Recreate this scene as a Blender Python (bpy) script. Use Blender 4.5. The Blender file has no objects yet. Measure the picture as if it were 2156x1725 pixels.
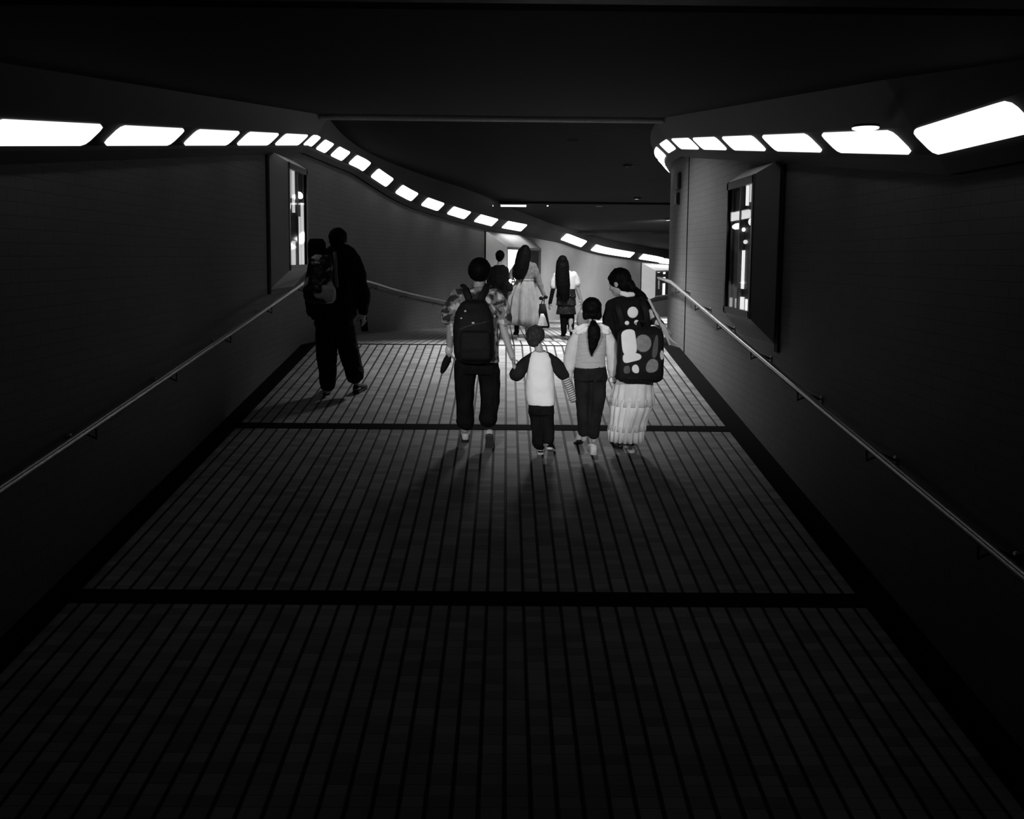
import bpy, bmesh, math, random
from mathutils import Vector, Matrix, noise
random.seed(7)
SC = bpy.context.scene
COL = SC.collection
V = Vector
# ------------------------------------------------------------------ camera
F_PX = 1900.0
CAM_Z = 2.65
PITCH = math.radians(5.53); YAW = math.radians(0.44); ROLL = 0.009
CX0, CY0 = 1078.0, 724.0
_F = V((math.sin(YAW)*math.cos(PITCH), math.cos(YAW)*math.cos(PITCH), -math.sin(PITCH)))
_R0 = V((math.cos(YAW), -math.sin(YAW), 0)); _U0 = _R0.cross(_F)
_R = _R0*math.cos(ROLL) + _U0*math.sin(ROLL); _U = _R.cross(_F)
CAM = V((0, 0, CAM_Z))
cd = bpy.data.cameras.new('camera'); cam = bpy.data.objects.new('camera', cd); COL.objects.link(cam)
cam.matrix_world = Matrix(((_R.x, _U.x, -_F.x, 0), (_R.y, _U.y, -_F.y, 0), (_R.z, _U.z, -_F.z, CAM_Z), (0, 0, 0, 1)))
cd.sensor_fit = 'HORIZONTAL'; cd.sensor_width = 36; cd.lens = F_PX/2156*36
cd.shift_x = 0; cd.shift_y = (CY0-862.5)/2156*-1*-1
cd.clip_start = 0.05; cd.clip_end = 300
SC.camera = cam
SC.view_settings.view_transform = 'Standard'; SC.view_settings.look = 'None'
SC.view_settings.gamma = 1; SC.view_settings.use_curve_mapping = False
SC.view_settings.exposure = 0.0

def at(px, py, Y):
    """place in the tunnel seen at this spot of the photograph, Y metres down the passage"""
    d = _F + _R*((px-CX0)/F_PX) + _U*((CY0-py)/F_PX)
    return CAM + d*(Y/d.y)

# ------------------------------------------------------------------ passage profile
SL = 0.121; Y0, Y1 = 3.3, 12.07
def floor_z(y):
    if y < Y0: return SL*Y0
    if y <= Y1: return SL*y
    return SL*Y1 - 0.0526*(y-Y1)
def sstep(a, b, x):
    t = min(1, max(0, (x-a)/(b-a))); return t*t*(3-2*t)
def band_z(y, kink=4.75):          # underside of the light band
    if y < kink: return SL*kink+2.62
    if y <= Y1: return SL*y+2.62
    return SL*Y1+2.62 - 0.0526*(y-Y1) + min(0.10, (y-Y1)*0.03) - 0.17*sstep(14.5, 19, y)*(1-sstep(36, 46, y)) + fixz(y)
def ceil_z(y):
    if y < 2.46: return SL*2.46+3.0
    if y <= Y1: return SL*y+3.0
    return SL*Y1+3.04-0.0385*(y-Y1)
def ceil_full(y):
    return ceil_z(y)-(0.05 if y > 23.5 else 0)-(0.08 if y > 33.8 else 0)
FIX = [(12.07, 0), (13.5, 0.07), (15.5, 0.12), (17, 0.11), (18.5, 0.07), (20, 0.03), (21.5, 0.02), (24, 0.06), (29, 0.27), (33, 0.35), (38, 0.2), (46, 0.04)]
def fixz(y):
    for (a, u), (b, v) in zip(FIX, FIX[1:]):
        if a <= y <= b: return u+(v-u)*(y-a)/(b-a)
    return 0.0

# ------------------------------------------------------------------ materials
MATS = {}
def nodes_of(name):
    m = bpy.data.materials.new(name); m.use_nodes = True
    nt = m.node_tree; b = nt.nodes['Principled BSDF']
    return m, nt, b
def val(nt, v):
    n = nt.nodes.new('ShaderNodeValue'); n.outputs[0].default_value = v; return n.outputs[0]
def mth(nt, op, a, b=None, c=None):
    n = nt.nodes.new('ShaderNodeMath'); n.operation = op
    for i, x in enumerate((a, b, c)):
        if x is None: continue
        if isinstance(x, (int, float)): n.inputs[i].default_value = x
        else: nt.links.new(x, n.inputs[i])
    return n.outputs[0]
def grey(v): return (v, v, v, 1)
def ramp(nt, fac, stops, interp='LINEAR'):
    r = nt.nodes.new('ShaderNodeValToRGB'); r.color_ramp.interpolation = interp
    e = r.color_ramp.elements
    e[0].position, e[0].color = stops[0][0], grey(stops[0][1])
    e[1].position, e[1].color = stops[-1][0], grey(stops[-1][1])
    for p, c in stops[1:-1]:
        x = e.new(p); x.color = grey(c)
    nt.links.new(fac, r.inputs[0]); return r.outputs[0]
def mat(name, v, rough=0.7, spec=0.3, var=0.15, scale=30, bump=0.1, metal=0.0, dist=0.003, coord='Object'):
    if name in MATS: return MATS[name]
    m, nt, b = nodes_of(name)
    tc = nt.nodes.new('ShaderNodeTexCoord')
    n = nt.nodes.new('ShaderNodeTexNoise'); n.inputs['Scale'].default_value = scale; n.inputs['Detail'].default_value = 4
    nt.links.new(tc.outputs[coord], n.inputs['Vector'])
    c = ramp(nt, n.outputs['Fac'], [(0.3, v*(1-var)), (0.7, min(1, v*(1+var)))])
    nt.links.new(c, b.inputs['Base Color'])
    b.inputs['Roughness'].default_value = rough; b.inputs['Specular IOR Level'].default_value = spec
    b.inputs['Metallic'].default_value = metal
    if bump:
        bp = nt.nodes.new('ShaderNodeBump'); bp.inputs['Strength'].default_value = bump; bp.inputs['Distance'].default_value = dist
        nt.links.new(n.outputs['Fac'], bp.inputs['Height']); nt.links.new(bp.outputs[0], b.inputs['Normal'])
    MATS[name] = m; return m
def emis(name, strength, base=0.8):
    if name in MATS: return MATS[name]
    m, nt, b = nodes_of(name)
    b.inputs['Base Color'].default_value = grey(base)
    b.inputs['Emission Color'].default_value = grey(1); b.inputs['Emission Strength'].default_value = strength
    MATS[name] = m; return m
def floor_mat(name, lo, hi, groove=0.012, pitch=0.1075, row=0.066):
    m, nt, b = nodes_of(name)
    g = nt.nodes.new('ShaderNodeNewGeometry'); sp = nt.nodes.new('ShaderNodeSeparateXYZ')
    nt.links.new(g.outputs['Position'], sp.inputs[0])
    xs = mth(nt, 'DIVIDE', mth(nt, 'ADD', sp.outputs[0], 20.0+pitch*0.84), pitch)
    ys = mth(nt, 'DIVIDE', mth(nt, 'ADD', sp.outputs[1], 10.0), row)
    fx = mth(nt, 'FRACT', xs); fy = mth(nt, 'FRACT', ys)
    dx = mth(nt, 'ABSOLUTE', mth(nt, 'SUBTRACT', fx, 0.5))      # 0.5 at the groove
    dy = mth(nt, 'ABSOLUTE', mth(nt, 'SUBTRACT', fy, 0.5))
    gx = nt.nodes.new('ShaderNodeMapRange'); gx.inputs[1].default_value = 0.385; gx.inputs[2].default_value = 0.435
    nt.links.new(dx, gx.inputs[0])
    gy = nt.nodes.new('ShaderNodeMapRange'); gy.inputs[1].default_value = 0.42; gy.inputs[2].default_value = 0.5
    nt.links.new(dy, gy.inputs[0])
    cb = nt.nodes.new('ShaderNodeCombineXYZ')
    nt.links.new(mth(nt, 'FLOOR', xs), cb.inputs[0]); nt.links.new(mth(nt, 'FLOOR', ys), cb.inputs[1])
    wn = nt.nodes.new('ShaderNodeTexWhiteNoise'); wn.noise_dimensions = '2D'; nt.links.new(cb.outputs[0], wn.inputs['Vector'])
    no = nt.nodes.new('ShaderNodeTexNoise'); no.inputs['Scale'].default_value = 1.6; no.inputs['Detail'].default_value = 5
    nt.links.new(g.outputs['Position'], no.inputs['Vector'])
    mixv = mth(nt, 'ADD', mth(nt, 'MULTIPLY', wn.outputs['Value'], 0.45), mth(nt, 'MULTIPLY', no.outputs['Fac'], 0.6))
    c = ramp(nt, mixv, [(0.15, lo), (0.85, hi)])
    k = mth(nt, 'SUBTRACT', 1.0, mth(nt, 'MULTIPLY', gx.outputs[0], 0.97))
    k2 = mth(nt, 'SUBTRACT', 1.0, mth(nt, 'MULTIPLY', gy.outputs[0], 0.35))
    mx = nt.nodes.new('ShaderNodeMix'); mx.data_type = 'RGBA'; mx.blend_type = 'MULTIPLY'; mx.inputs[0].default_value = 1
    nt.links.new(c, mx.inputs[6]); nt.links.new(mth(nt, 'MULTIPLY', k, k2), mx.inputs[7])
    nt.links.new(mx.outputs[2], b.inputs['Base Color'])
    h = mth(nt, 'SUBTRACT', 1.0, mth(nt, 'MAXIMUM', gx.outputs[0], mth(nt, 'MULTIPLY', gy.outputs[0], 0.3)))
    bp = nt.nodes.new('ShaderNodeBump'); bp.inputs['Strength'].default_value = 0.6; bp.inputs['Distance'].default_value = 0.006
    nt.links.new(h, bp.inputs['Height']); nt.links.new(bp.outputs[0], b.inputs['Normal'])
    b.inputs['Roughness'].default_value = 0.7; b.inputs['Specular IOR Level'].default_value = 0.12
    MATS[name] = m; return m
def wall_mat(name, v):
    m, nt, b = nodes_of(name)
    uv = nt.nodes.new('ShaderNodeTexCoord')
    br = nt.nodes.new('ShaderNodeTexBrick'); br.offset = 0.5
    br.inputs['Scale'].default_value = 1.0; br.inputs['Brick Width'].default_value = 0.2; br.inputs['Row Height'].default_value = 0.075
    br.inputs['Mortar Size'].default_value = 0.004; br.inputs['Mortar Smooth'].default_value = 0.3
    br.inputs['Color1'].default_value = grey(v); br.inputs['Color2'].default_value = grey(v*0.93); br.inputs['Mortar'].default_value = grey(v*0.68)
    nt.links.new(uv.outputs['UV'], br.inputs['Vector'])
    no = nt.nodes.new('ShaderNodeTexNoise'); no.inputs['Scale'].default_value = 0.9; no.inputs['Detail'].default_value = 5
    nt.links.new(uv.outputs['UV'], no.inputs['Vector'])
    st = ramp(nt, no.outputs['Fac'], [(0.3, 0.82), (0.7, 1.0)])
    mx = nt.nodes.new('ShaderNodeMix'); mx.data_type = 'RGBA'; mx.blend_type = 'MULTIPLY'; mx.inputs[0].default_value = 1
    nt.links.new(br.outputs['Color'], mx.inputs[6]); nt.links.new(st, mx.inputs[7])
    nt.links.new(mx.outputs[2], b.inputs['Base Color'])
    bp = nt.nodes.new('ShaderNodeBump'); bp.inputs['Strength'].default_value = 0.35; bp.inputs['Distance'].default_value = 0.003; bp.invert = True
    nt.links.new(br.outputs['Fac'], bp.inputs['Height']); nt.links.new(bp.outputs[0], b.inputs['Normal'])
    b.inputs['Roughness'].default_value = 0.7; b.inputs['Specular IOR Level'].default_value = 0.25
    MATS[name] = m; return m
def blotch_mat(name, scale, stops, rough=0.8, detail=2.0):
    m, nt, b = nodes_of(name)
    tc = nt.nodes.new('ShaderNodeTexCoord'); n = nt.nodes.new('ShaderNodeTexNoise')
    n.inputs['Scale'].default_value = scale; n.inputs['Detail'].default_value = detail; n.inputs['Distortion'].default_value = 0.6
    nt.links.new(tc.outputs['Object'], n.inputs['Vector'])
    nt.links.new(ramp(nt, n.outputs['Fac'], stops), b.inputs['Base Color'])
    b.inputs['Roughness'].default_value = rough; b.inputs['Specular IOR Level'].default_value = 0.2
    MATS[name] = m; return m
def stripe_mat(name, pitch, a, c, duty=0.5, axis=2, tilt=0.0):
    m, nt, b = nodes_of(name)
    tc = nt.nodes.new('ShaderNodeTexCoord'); sp = nt.nodes.new('ShaderNodeSeparateXYZ')
    nt.links.new(tc.outputs['Object'], sp.inputs[0])
    z = mth(nt, 'ADD', sp.outputs[axis], mth(nt, 'MULTIPLY', sp.outputs[0], tilt))
    f = mth(nt, 'FRACT', mth(nt, 'DIVIDE', mth(nt, 'ADD', z, 20.0), pitch))
    nt.links.new(ramp(nt, f, [(0.0, a), (duty-0.08, a), (duty+0.02, c), (0.93, c), (1.0, a)]), b.inputs['Base Color'])
    b.inputs['Roughness'].default_value = 0.85; b.inputs['Specular IOR Level'].default_value = 0.15
    MATS[name] = m; return m
def hair_mat(name, v):
    m, nt, b = nodes_of(name)
    tc = nt.nodes.new('ShaderNodeTexCoord'); mp = nt.nodes.new('ShaderNodeMapping'); mp.inputs['Scale'].default_value = (160, 160, 9)
    n = nt.nodes.new('ShaderNodeTexNoise'); n.inputs['Scale'].default_value = 1; n.inputs['Detail'].default_value = 3
    nt.links.new(tc.outputs['Object'], mp.inputs[0]); nt.links.new(mp.outputs[0], n.inputs['Vector'])
    nt.links.new(ramp(nt, n.outputs['Fac'], [(0.3, v*0.5), (0.75, v*1.6)]), b.inputs['Base Color'])
    bp = nt.nodes.new('ShaderNodeBump'); bp.inputs['Strength'].default_value = 0.25; bp.inputs['Distance'].default_value = 0.003
    nt.links.new(n.outputs['Fac'], bp.inputs['Height']); nt.links.new(bp.outputs[0], b.inputs['Normal'])
    b.inputs['Roughness'].default_value = 0.6; b.inputs['Specular IOR Level'].default_value = 0.05
    MATS[name] = m; return m

# ------------------------------------------------------------------ object helpers
def link(name, me, m, parent=None, smooth=False):
    me.name = name
    o = bpy.data.objects.new(name, me); COL.objects.link(o)
    ms = m if isinstance(m, (list, tuple)) else [m]
    me.materials.clear()
    for x in ms: me.materials.append(x)
    if parent is not None: o.parent = parent; o.matrix_parent_inverse = parent.matrix_world.inverted() if parent.type != 'EMPTY' else Matrix.Translation(parent.location).inverted()
    if smooth: me.shade_smooth()
    return o
def done(name, bm, m, parent=None, smooth=False, normals=True):
    if normals: bmesh.ops.recalc_face_normals(bm, faces=bm.faces)
    me = bpy.data.meshes.new(name); bm.to_mesh(me); bm.free()
    return link(name, me, m, parent, smooth)
def tag(o, label, cat, group=None):
    o['label'] = label; o['category'] = cat
    if group: o['group'] = group
    return o
def struct(o): o['kind'] = 'structure'; return o
def thing(name, loc, label, cat, group=None):
    o = bpy.data.objects.new(name, None); o.location = loc; o.empty_display_size = 0.1; COL.objects.link(o)
    return tag(o, label, cat, group)
def box(bm, x0, x1, y0, y1, z0, z1, M=None):
    vs = [bm.verts.new((x, y, z)) for x in (x0, x1) for y in (y0, y1) for z in (z0, z1)]
    if M is not None:
        for v in vs: v.co = M @ v.co
    for f in ((0,1,3,2),(4,6,7,5),(0,4,5,1),(2,3,7,6),(0,2,6,4),(1,5,7,3)): bm.faces.new([vs[i] for i in f])
    return vs
def hexa(bm, pts):
    """8 points: bottom loop of 4 then top loop of 4"""
    vs = [bm.verts.new(p) for p in pts]
    for f in ((3,2,1,0),(4,5,6,7),(0,1,5,4),(1,2,6,5),(2,3,7,6),(3,0,4,7)): bm.faces.new([vs[i] for i in f])
def loft(bm, rings, cap=True):
    vr = [[bm.verts.new(p) for p in r] for r in rings]
    n = len(vr[0])
    for a, b in zip(vr, vr[1:]):
        for i in range(n): bm.faces.new((a[i], a[(i+1) % n], b[(i+1) % n], b[i]))
    if cap:
        for r, fl in ((vr[0], True), (vr[-1], False)):
            c = V((0, 0, 0))
            for v in r: c += v.co
            cv = bm.verts.new(c/n)
            for i in range(n):
                bm.faces.new((cv, r[(i+1) % n], r[i]) if fl else (cv, r[i], r[(i+1) % n]))
def ering(c, a, b, n=20, p=2.0):
    out = []
    for i in range(n):
        t = 2*math.pi*i/n; cs, sn = math.cos(t), math.sin(t)
        out.append(c + a*(math.copysign(abs(cs)**(2/p), cs)) + b*(math.copysign(abs(sn)**(2/p), sn)))
    return out
def tube(bm, pts, rad, n=12, flat=1.0, side=None, round_ends=True):
    pts = [V(p) for p in pts]
    if isinstance(rad, (int, float)): rad = [rad]*len(pts)
    rings = []
    for i, p in enumerate(pts):
        d = (pts[min(i+1, len(pts)-1)] - pts[max(i-1, 0)]).normalized()
        s = V(side) if side is not None else (V((0, 1, 0)) if abs(d.y) < 0.8 else V((0, 0, 1)))
        a = d.cross(s).normalized(); b = a.cross(d).normalized()
        if round_ends and i == 0:
            for q in (0.95, 0.6): rings.append(ering(p - d*rad[0]*q, a*rad[0]*math.sqrt(1-q*q), b*rad[0]*flat*math.sqrt(1-q*q), n))
        rings.append(ering(p, a*rad[i], b*rad[i]*flat, n))
        if round_ends and i == len(pts)-1:
            for q in (0.6, 0.95): rings.append(ering(p + d*rad[i]*q, a*rad[i]*math.sqrt(1-q*q), b*rad[i]*flat*math.sqrt(1-q*q), n))
    loft(bm, rings)
def ball(bm, c, r, M=None, u=18, v=12):
    mt = Matrix.Translation(V(c))
    if M is not None: mt = mt @ M.to_4x4()
    r = (r, r, r) if isinstance(r, (int, float)) else r
    bmesh.ops.create_uvsphere(bm, u_segments=u, v_segments=v, radius=1.0, matrix=mt @ Matrix.Diagonal((r[0], r[1], r[2], 1)))
def spline(pts, n=6):
    """Catmull-Rom through pts"""
    pts = [V(p) for p in pts]; P = [pts[0]*2-pts[1]] + pts + [pts[-1]*2-pts[-2]]; out = []
    for i in range(1, len(P)-2):
        for k in range(n):
            t = k/n; a, b, c, d = P[i-1], P[i], P[i+1], P[i+2]
            out.append(0.5*((2*b) + (c-a)*t + (2*a-5*b+4*c-d)*t*t + (3*b-3*c+d-a)*t**3))
    out.append(pts[-1]); return out
def remeshed(bm, voxel=0.008, smooth=3, fold=0.0, fscale=9.0, stretch=(1, 1, 1)):
    bmesh.ops.recalc_face_normals(bm, faces=bm.faces)
    me = bpy.data.meshes.new('tmp'); bm.to_mesh(me); bm.free()
    o = bpy.data.objects.new('tmp', me); COL.objects.link(o)
    r = o.modifiers.new('r', 'REMESH'); r.mode = 'VOXEL'; r.voxel_size = voxel; r.use_smooth_shade = True
    if smooth:
        s = o.modifiers.new('s', 'SMOOTH'); s.iterations = smooth; s.factor = 0.5
    dg = bpy.context.evaluated_depsgraph_get(); dg.update()
    out = bpy.data.meshes.new_from_object(o.evaluated_get(dg))
    bpy.data.objects.remove(o); bpy.data.meshes.remove(me)
    if fold:
        ns = [v.normal.copy() for v in out.vertices]
        for v, nn in zip(out.vertices, ns):
            q = V((v.co.x*fscale*stretch[0], v.co.y*fscale*stretch[1], v.co.z*fscale*stretch[2]))
            h = noise.noise(q) + 0.5*noise.noise(q*2.3)
            v.co += nn*h*fold
    out.shade_smooth()
    return out
# ================================================================== THE PASSAGE
M_WALL = wall_mat('mosaic brick wall', 0.11)
M_FLOOR = floor_mat('grooved brick paving', 0.10, 0.24)
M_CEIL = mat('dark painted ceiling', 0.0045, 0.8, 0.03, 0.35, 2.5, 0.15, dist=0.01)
M_COVE = mat('dark cove metal', 0.011, 0.55, 0.06, 0.15, 6, 0.05)
M_COVE2 = mat('grey cove metal', 0.10, 0.45, 0.4, 0.15, 6, 0.05)
M_BLACK = mat('black rubber', 0.005, 0.9, 0.02, 0.2, 40, 0.1)
M_STEEL = mat('brushed steel', 0.45, 0.32, 0.5, 0.1, 60, 0.05, metal=0.9)
M_IRON = mat('dark bracket steel', 0.12, 0.4, 0.5, 0.1, 60, 0.05, metal=0.8)
M_DARKGAP = mat('dark joint', 0.01, 0.8, 0.1)

XL, XR = -2.73, 2.35
LEFT = [(-2.73, -4), (-2.73, 0), (-2.73, 3.6), (-2.73, 9), (-2.73, 12.07), (-2.74, 13.5), (-2.66, 15), (-2.38, 17), (-1.97, 18.8), (-1.46, 20.5), (-0.56, 23.8), (0.48, 28), (1.6, 32), (4.6, 40), (9.2, 48.5), (14.5, 54.5), (21, 59)]
def arc_right():
    out = [(XR, -4), (XR, 0), (XR, 4.75), (XR, 9), (XR, 12.07)]
    R = 11.0
    for k in range(1, 15):
        a = k*0.085; out.append((XR+R*(1-math.cos(a)), 12.07+R*math.sin(a)))
    out.append((out[-1][0]+12, out[-1][1]+4.5))
    return out
def densify(pts, step=0.3):
    """straight on the ramp, smooth beyond it"""
    a = [p for p in pts if p[1] <= 12.08]; b = [p for p in pts if p[1] >= 12.0]
    out = []
    for (x0, y0), (x1, y1) in zip(a, a[1:]):
        n = max(1, int(abs(y1-y0)/0.6))
        for k in range(n): out.append(V((x0+(x1-x0)*k/n, y0+(y1-y0)*k/n)))
    sp = spline([V((p[0], p[1], 0)) for p in b], 10)
    out += [V((p.x, p.y)) for p in sp]
    return out
PL = densify(LEFT); PR = densify(arc_right())
def normals_of(path, sgn):
    ns = []
    for i in range(len(path)):
        d = (path[min(i+1, len(path)-1)]-path[max(i-1, 0)]).normalized()
        ns.append(V((d.y, -d.x))*sgn)       # towards the inside of the passage
    return ns
NL = normals_of(PL, 1); NR = normals_of(PR, -1)
def strip(path, nrm, prof, uvs=False, closed=False, y_min=None, y_max=None):
    """sweep prof(y) -> list of (inward offset, z) along the path"""
    bm = bmesh.new(); uvl = bm.loops.layers.uv.new('UVMap') if uvs else None
    rows = []; s = 0; prev = None
    for p, n in zip(path, nrm):
        if y_min is not None and p.y < y_min: continue
        if y_max is not None and p.y > y_max: continue
        if prev is not None: s += (p-prev).length
        prev = p
        row = []
        for (o, z) in prof(p.y): row.append((bm.verts.new((p.x+n.x*o, p.y+n.y*o, z)), s, z))
        rows.append(row)
    for a, b in zip(rows, rows[1:]):
        m = len(a)
        for i in range(m if closed else m-1):
            q = (a[i], b[i], b[(i+1) % m], a[(i+1) % m])
            f = bm.faces.new([t[0] for t in q])
            if uvs:
                for l, t in zip(f.loops, q): l[uvl].uv = (t[1], t[2])
    return bm
def wall_prof(y, kink=4.75):
    t = band_z(y, kink)+0.03
    return [(0, floor_z(y)-0.1), (0, floor_z(y)+1.0), (0, t), (-0.25, t), (-0.25, floor_z(y)-0.1)]
struct(done('wall_left', strip(PL, NL, lambda y: wall_prof(y, 3.6), True, True), M_WALL, normals=True))
struct(done('wall_right', strip(PR, NR, wall_prof, True, True), M_WALL, normals=True))
# floor: grooved paving with a dark gutter against either wall
def interp_x(path, y):
    for a, b in zip(path, path[1:]):
        if a.y <= y <= b.y and b.y > a.y: return a.x+(b.x-a.x)*(y-a.y)/(b.y-a.y)
    return path[-1].x
def floor_mesh():
    bm = bmesh.new(); ys = [-4, Y0, 5.1, 8.4, Y1]+[Y1+1.5*k for k in range(1, 32)]
    rows = []
    for y in ys:
        xl = -2.53 if y <= 13 else interp_x(PL, y)-0.1
        xr = 2.13 if y <= Y1 else (2.13+(y-Y1)*0.15+max(0, y-Y1-1.5)*1.4 if y < 24 else 24)
        rows.append([bm.verts.new((x, y, floor_z(y)+dz)) for x, dz in ((xl, -0.3), (xl, 0), (xr, 0), (xr, -0.3))])
    for a, b in zip(rows, rows[1:]):
        for i in range(4): bm.faces.new((a[i], a[(i+1) % 4], b[(i+1) % 4], b[i]))
    bm.faces.new(rows[0]); bm.faces.new(rows[-1][::-1])
    return bm
struct(done('floor', floor_mesh(), M_FLOOR))
def gutter(x0, x1, y1):
    bm = bmesh.new(); ys = [-4, Y0, Y1, y1]; rows = []
    for y in ys: rows.append([bm.verts.new((x, y, floor_z(y)+dz)) for x, dz in ((x0, -0.012), (x1, -0.012), (x1, -0.2), (x0, -0.2))])
    for a, b in zip(rows, rows[1:]):
        for i in range(4): bm.faces.new((a[i], a[(i+1) % 4], b[(i+1) % 4], b[i]))
    bm.faces.new(rows[0]); bm.faces.new(rows[-1][::-1]); return bm
struct(done('trim_1', gutter(XL, -2.53, 13.0), M_BLACK))
struct(done('trim_2', gutter(2.13, XR, 13.0), M_BLACK))
# black expansion joints across the ramp
for i, (y0, y1) in enumerate(((5.10, 5.265), (8.40, 8.565), (12.04, 12.14))):
    bm = bmesh.new()
    za, zb = floor_z(y0), floor_z(y1)
    hexa(bm, [(-2.53, y0, za-0.05), (2.13, y0, za-0.05), (2.13, y1, zb-0.05), (-2.53, y1, zb-0.05),
              (-2.53, y0, za+0.004), (2.13, y0, za+0.004), (2.13, y1, zb+0.004), (-2.53, y1, zb+0.004)])
    struct(done('trim_%d' % (3+i), bm, M_BLACK))
# ceiling
def ceiling_mesh():
    bm = bmesh.new(); rows = []
    for y in [-4, 2.46, Y1, 18, 23.5, 23.51, 33.8, 33.81, 60]:
        z = ceil_full(y)
        x0, x1 = (-3.2, 2.9) if y <= Y1 else (-3.4, 26)
        rows.append([bm.verts.new(p) for p in ((x0, y, z), (x1, y, z), (x1, y, z+0.4), (x0, y, z+0.4))])
    for a, b in zip(rows, rows[1:]):
        for i in range(4): bm.faces.new((a[i], a[(i+1) % 4], b[(i+1) % 4], b[i]))
    bm.faces.new(rows[0]); bm.faces.new(rows[-1][::-1]); return bm
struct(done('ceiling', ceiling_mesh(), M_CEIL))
# rounded edge strip where the sloping ceiling meets the level one
bm = bmesh.new(); zz = ceil_z(11.6)
tube(bm, [(-2.35, 11.6, zz-0.02), (1.97, 11.6, zz-0.02)], 0.045, 10)
struct(done('trim_6', bm, mat('pale beam edge', 0.16, 0.5, 0.3), smooth=True))
bm = bmesh.new(); box(bm, -2.4, 2.0, 1.2, 2.32, ceil_z(2)-0.02, ceil_z(2)+0.05)
struct(done('trim_7', bm, mat('pale beam edge', 0.16)))
# light cove along both walls: gap, lip, lit face, upper fascia
def cove_pts(y, kink=4.75):
    b = band_z(y, kink); k = 1.0 if y < Y1 else min(1.7, 1+(y-Y1)*0.03)
    c = ceil_z(y)+0.25
    up = (0.40 if y < Y1 else 0.40+min(0.2, (y-Y1)*0.01))
    top = min(b+0.38 if y <= Y1 else b+0.14*k+0.30+min(0.5, (y-Y1)*0.03), c)
    return [(-0.02, b-0.10), (0.05, b-0.10), (0.09, b-0.03), (0.10, b), (0.10+0.15*k, b+0.14*k), (up, top), (up, c), (-0.02, c)]
struct(done('trim_8', strip(PL, NL, lambda y: cove_pts(y, 3.6), False, True), M_COVE))
struct(done('trim_9', strip(PR, NR, cove_pts, False, True), M_COVE))
# end wall closing the far bend
bm = bmesh.new(); box(bm, 10, 26, 59.5, 60, -2, 4)
struct(done('wall_back', bm, M_WALL))
bm = bmesh.new(); box(bm, -3.2, 2.9, -4.2, -4, -0.2, 4)
struct(done('wall_front', bm, M_WALL))

def path_at(path, nrm, y):
    for i in range(len(path)-1):
        a, b = path[i], path[i+1]
        if a.y <= y <= b.y and b.y > a.y:
            t = (y-a.y)/(b.y-a.y); return a.lerp(b, t), nrm[i].lerp(nrm[i+1], t).normalized()
    return path[-1], nrm[-1]
ORD = ['first', 'second', 'third', 'fourth', 'fifth', 'sixth', 'seventh', 'eighth', 'ninth', 'tenth', 'eleventh', 'twelfth', 'thirteenth']
def panel(path, nrm, y0, y1, strength, label, group):
    bm = bmesh.new(); N = 14 if y1 < 12 else 48; rows = []; L = y1-y0; rc = 0.06
    for k in range(N+1):
        u = k/N; u = 0.5-0.5*math.cos(math.pi*u); y = y0+L*u
        edge = min(u, 1-u)*L; tr = 0.0
        if edge < rc: tr = rc-math.sqrt(max(0, rc*rc-(rc-edge)**2))
        p, n = path_at(path, nrm, y); pr = cove_pts(y, 3.6 if path is PL else 4.75)
        A, B = V(pr[3]), V(pr[4]); d = (B-A); ln = d.length; d.normalize(); nn = V((d.y, -d.x))
        t0, t1 = 0.012+tr*0.8, ln-0.012-tr*0.8
        row = []; hh = 0.014 if y1 < 30 else 0.03
        for (t, h) in ((t0, 0.0), (t0, hh), (t1, hh), (t1, 0.0)):
            q = A+d*t+nn*h
            row.append(bm.verts.new((p.x+n.x*q.x, p.y+n.y*q.x, q.y)))
        rows.append(row)
    for a, b in zip(rows, rows[1:]):
        for i in range(4): bm.faces.new((a[i], a[(i+1) % 4], b[(i+1) % 4], b[i]))
    bm.faces.new(rows[0]); bm.faces.new(rows[-1][::-1])
    return tag(done('light_panel', bm, emis('lit diffuser %.1f' % strength, strength)), label, 'ceiling light', group)
def y_of_x(path, nrm, off, px):
    """distance at which the cove passes this bearing"""
    lo, hi = 12.0, 55.0
    f = lambda y: (lambda pn: 1065+1900*((pn[0].x+pn[1].x*off)/pn[0].y))(path_at(path, nrm, y))
    for _ in range(40):
        mid = (lo+hi)/2
        if f(mid) < px: lo = mid
        else: hi = mid
    return (lo+hi)/2
S_NEAR, S_FAR = 1.02, 5.0
ys = [4.40] + [5.95+1.465*k for k in range(4)] + [11.8]
for i, y in enumerate(ys):
    a, b = (y, y+1.18)
    if i == 0: a, b = 4.5, 5.70
    if i == 5: b = 12.3
    panel(PL, NL, a, b, S_NEAR if i < 3 else 1.15, 'glowing panel of the left cove over the ramp, %s counting towards the bend' % ORD[i], 'light panels of the left cove')
far = [(680, 698), (709.5, 732), (746, 775), (791, 822), (841, 873.6), (894, 928), (947.5, 983), (1003.5, 1039.7), (1060.7, 1100), (1183, 1225), (1246, 1327), (1346, 1432)]
for i, (a, b) in enumerate(far):
    panel(PL, NL, y_of_x(PL, NL, 0.18, a), y_of_x(PL, NL, 0.18, b), (2.0, 2.5, 3.0, 3.5, 4, 4.5, 5, 6, 6, 7, 7, 7)[i],
          'glowing panel on the curving far wall cove, %s beyond the left bend' % ORD[i], 'light panels of the curving far cove')
ys = [3.85, 5.02, 6.45, 7.86, 9.27, 10.62, 12.1]
for i, y in enumerate(ys):
    b = y+1.14
    if i == 0: b = 4.77
    if i == 6: b = 12.75
    if i == 5: b = 11.75
    panel(PR, NR, y, b, S_NEAR if i < 4 else 1.15, 'glowing panel of the right cove over the ramp, %s counting towards the pillar' % ORD[i], 'light panels of the right cove')
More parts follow.
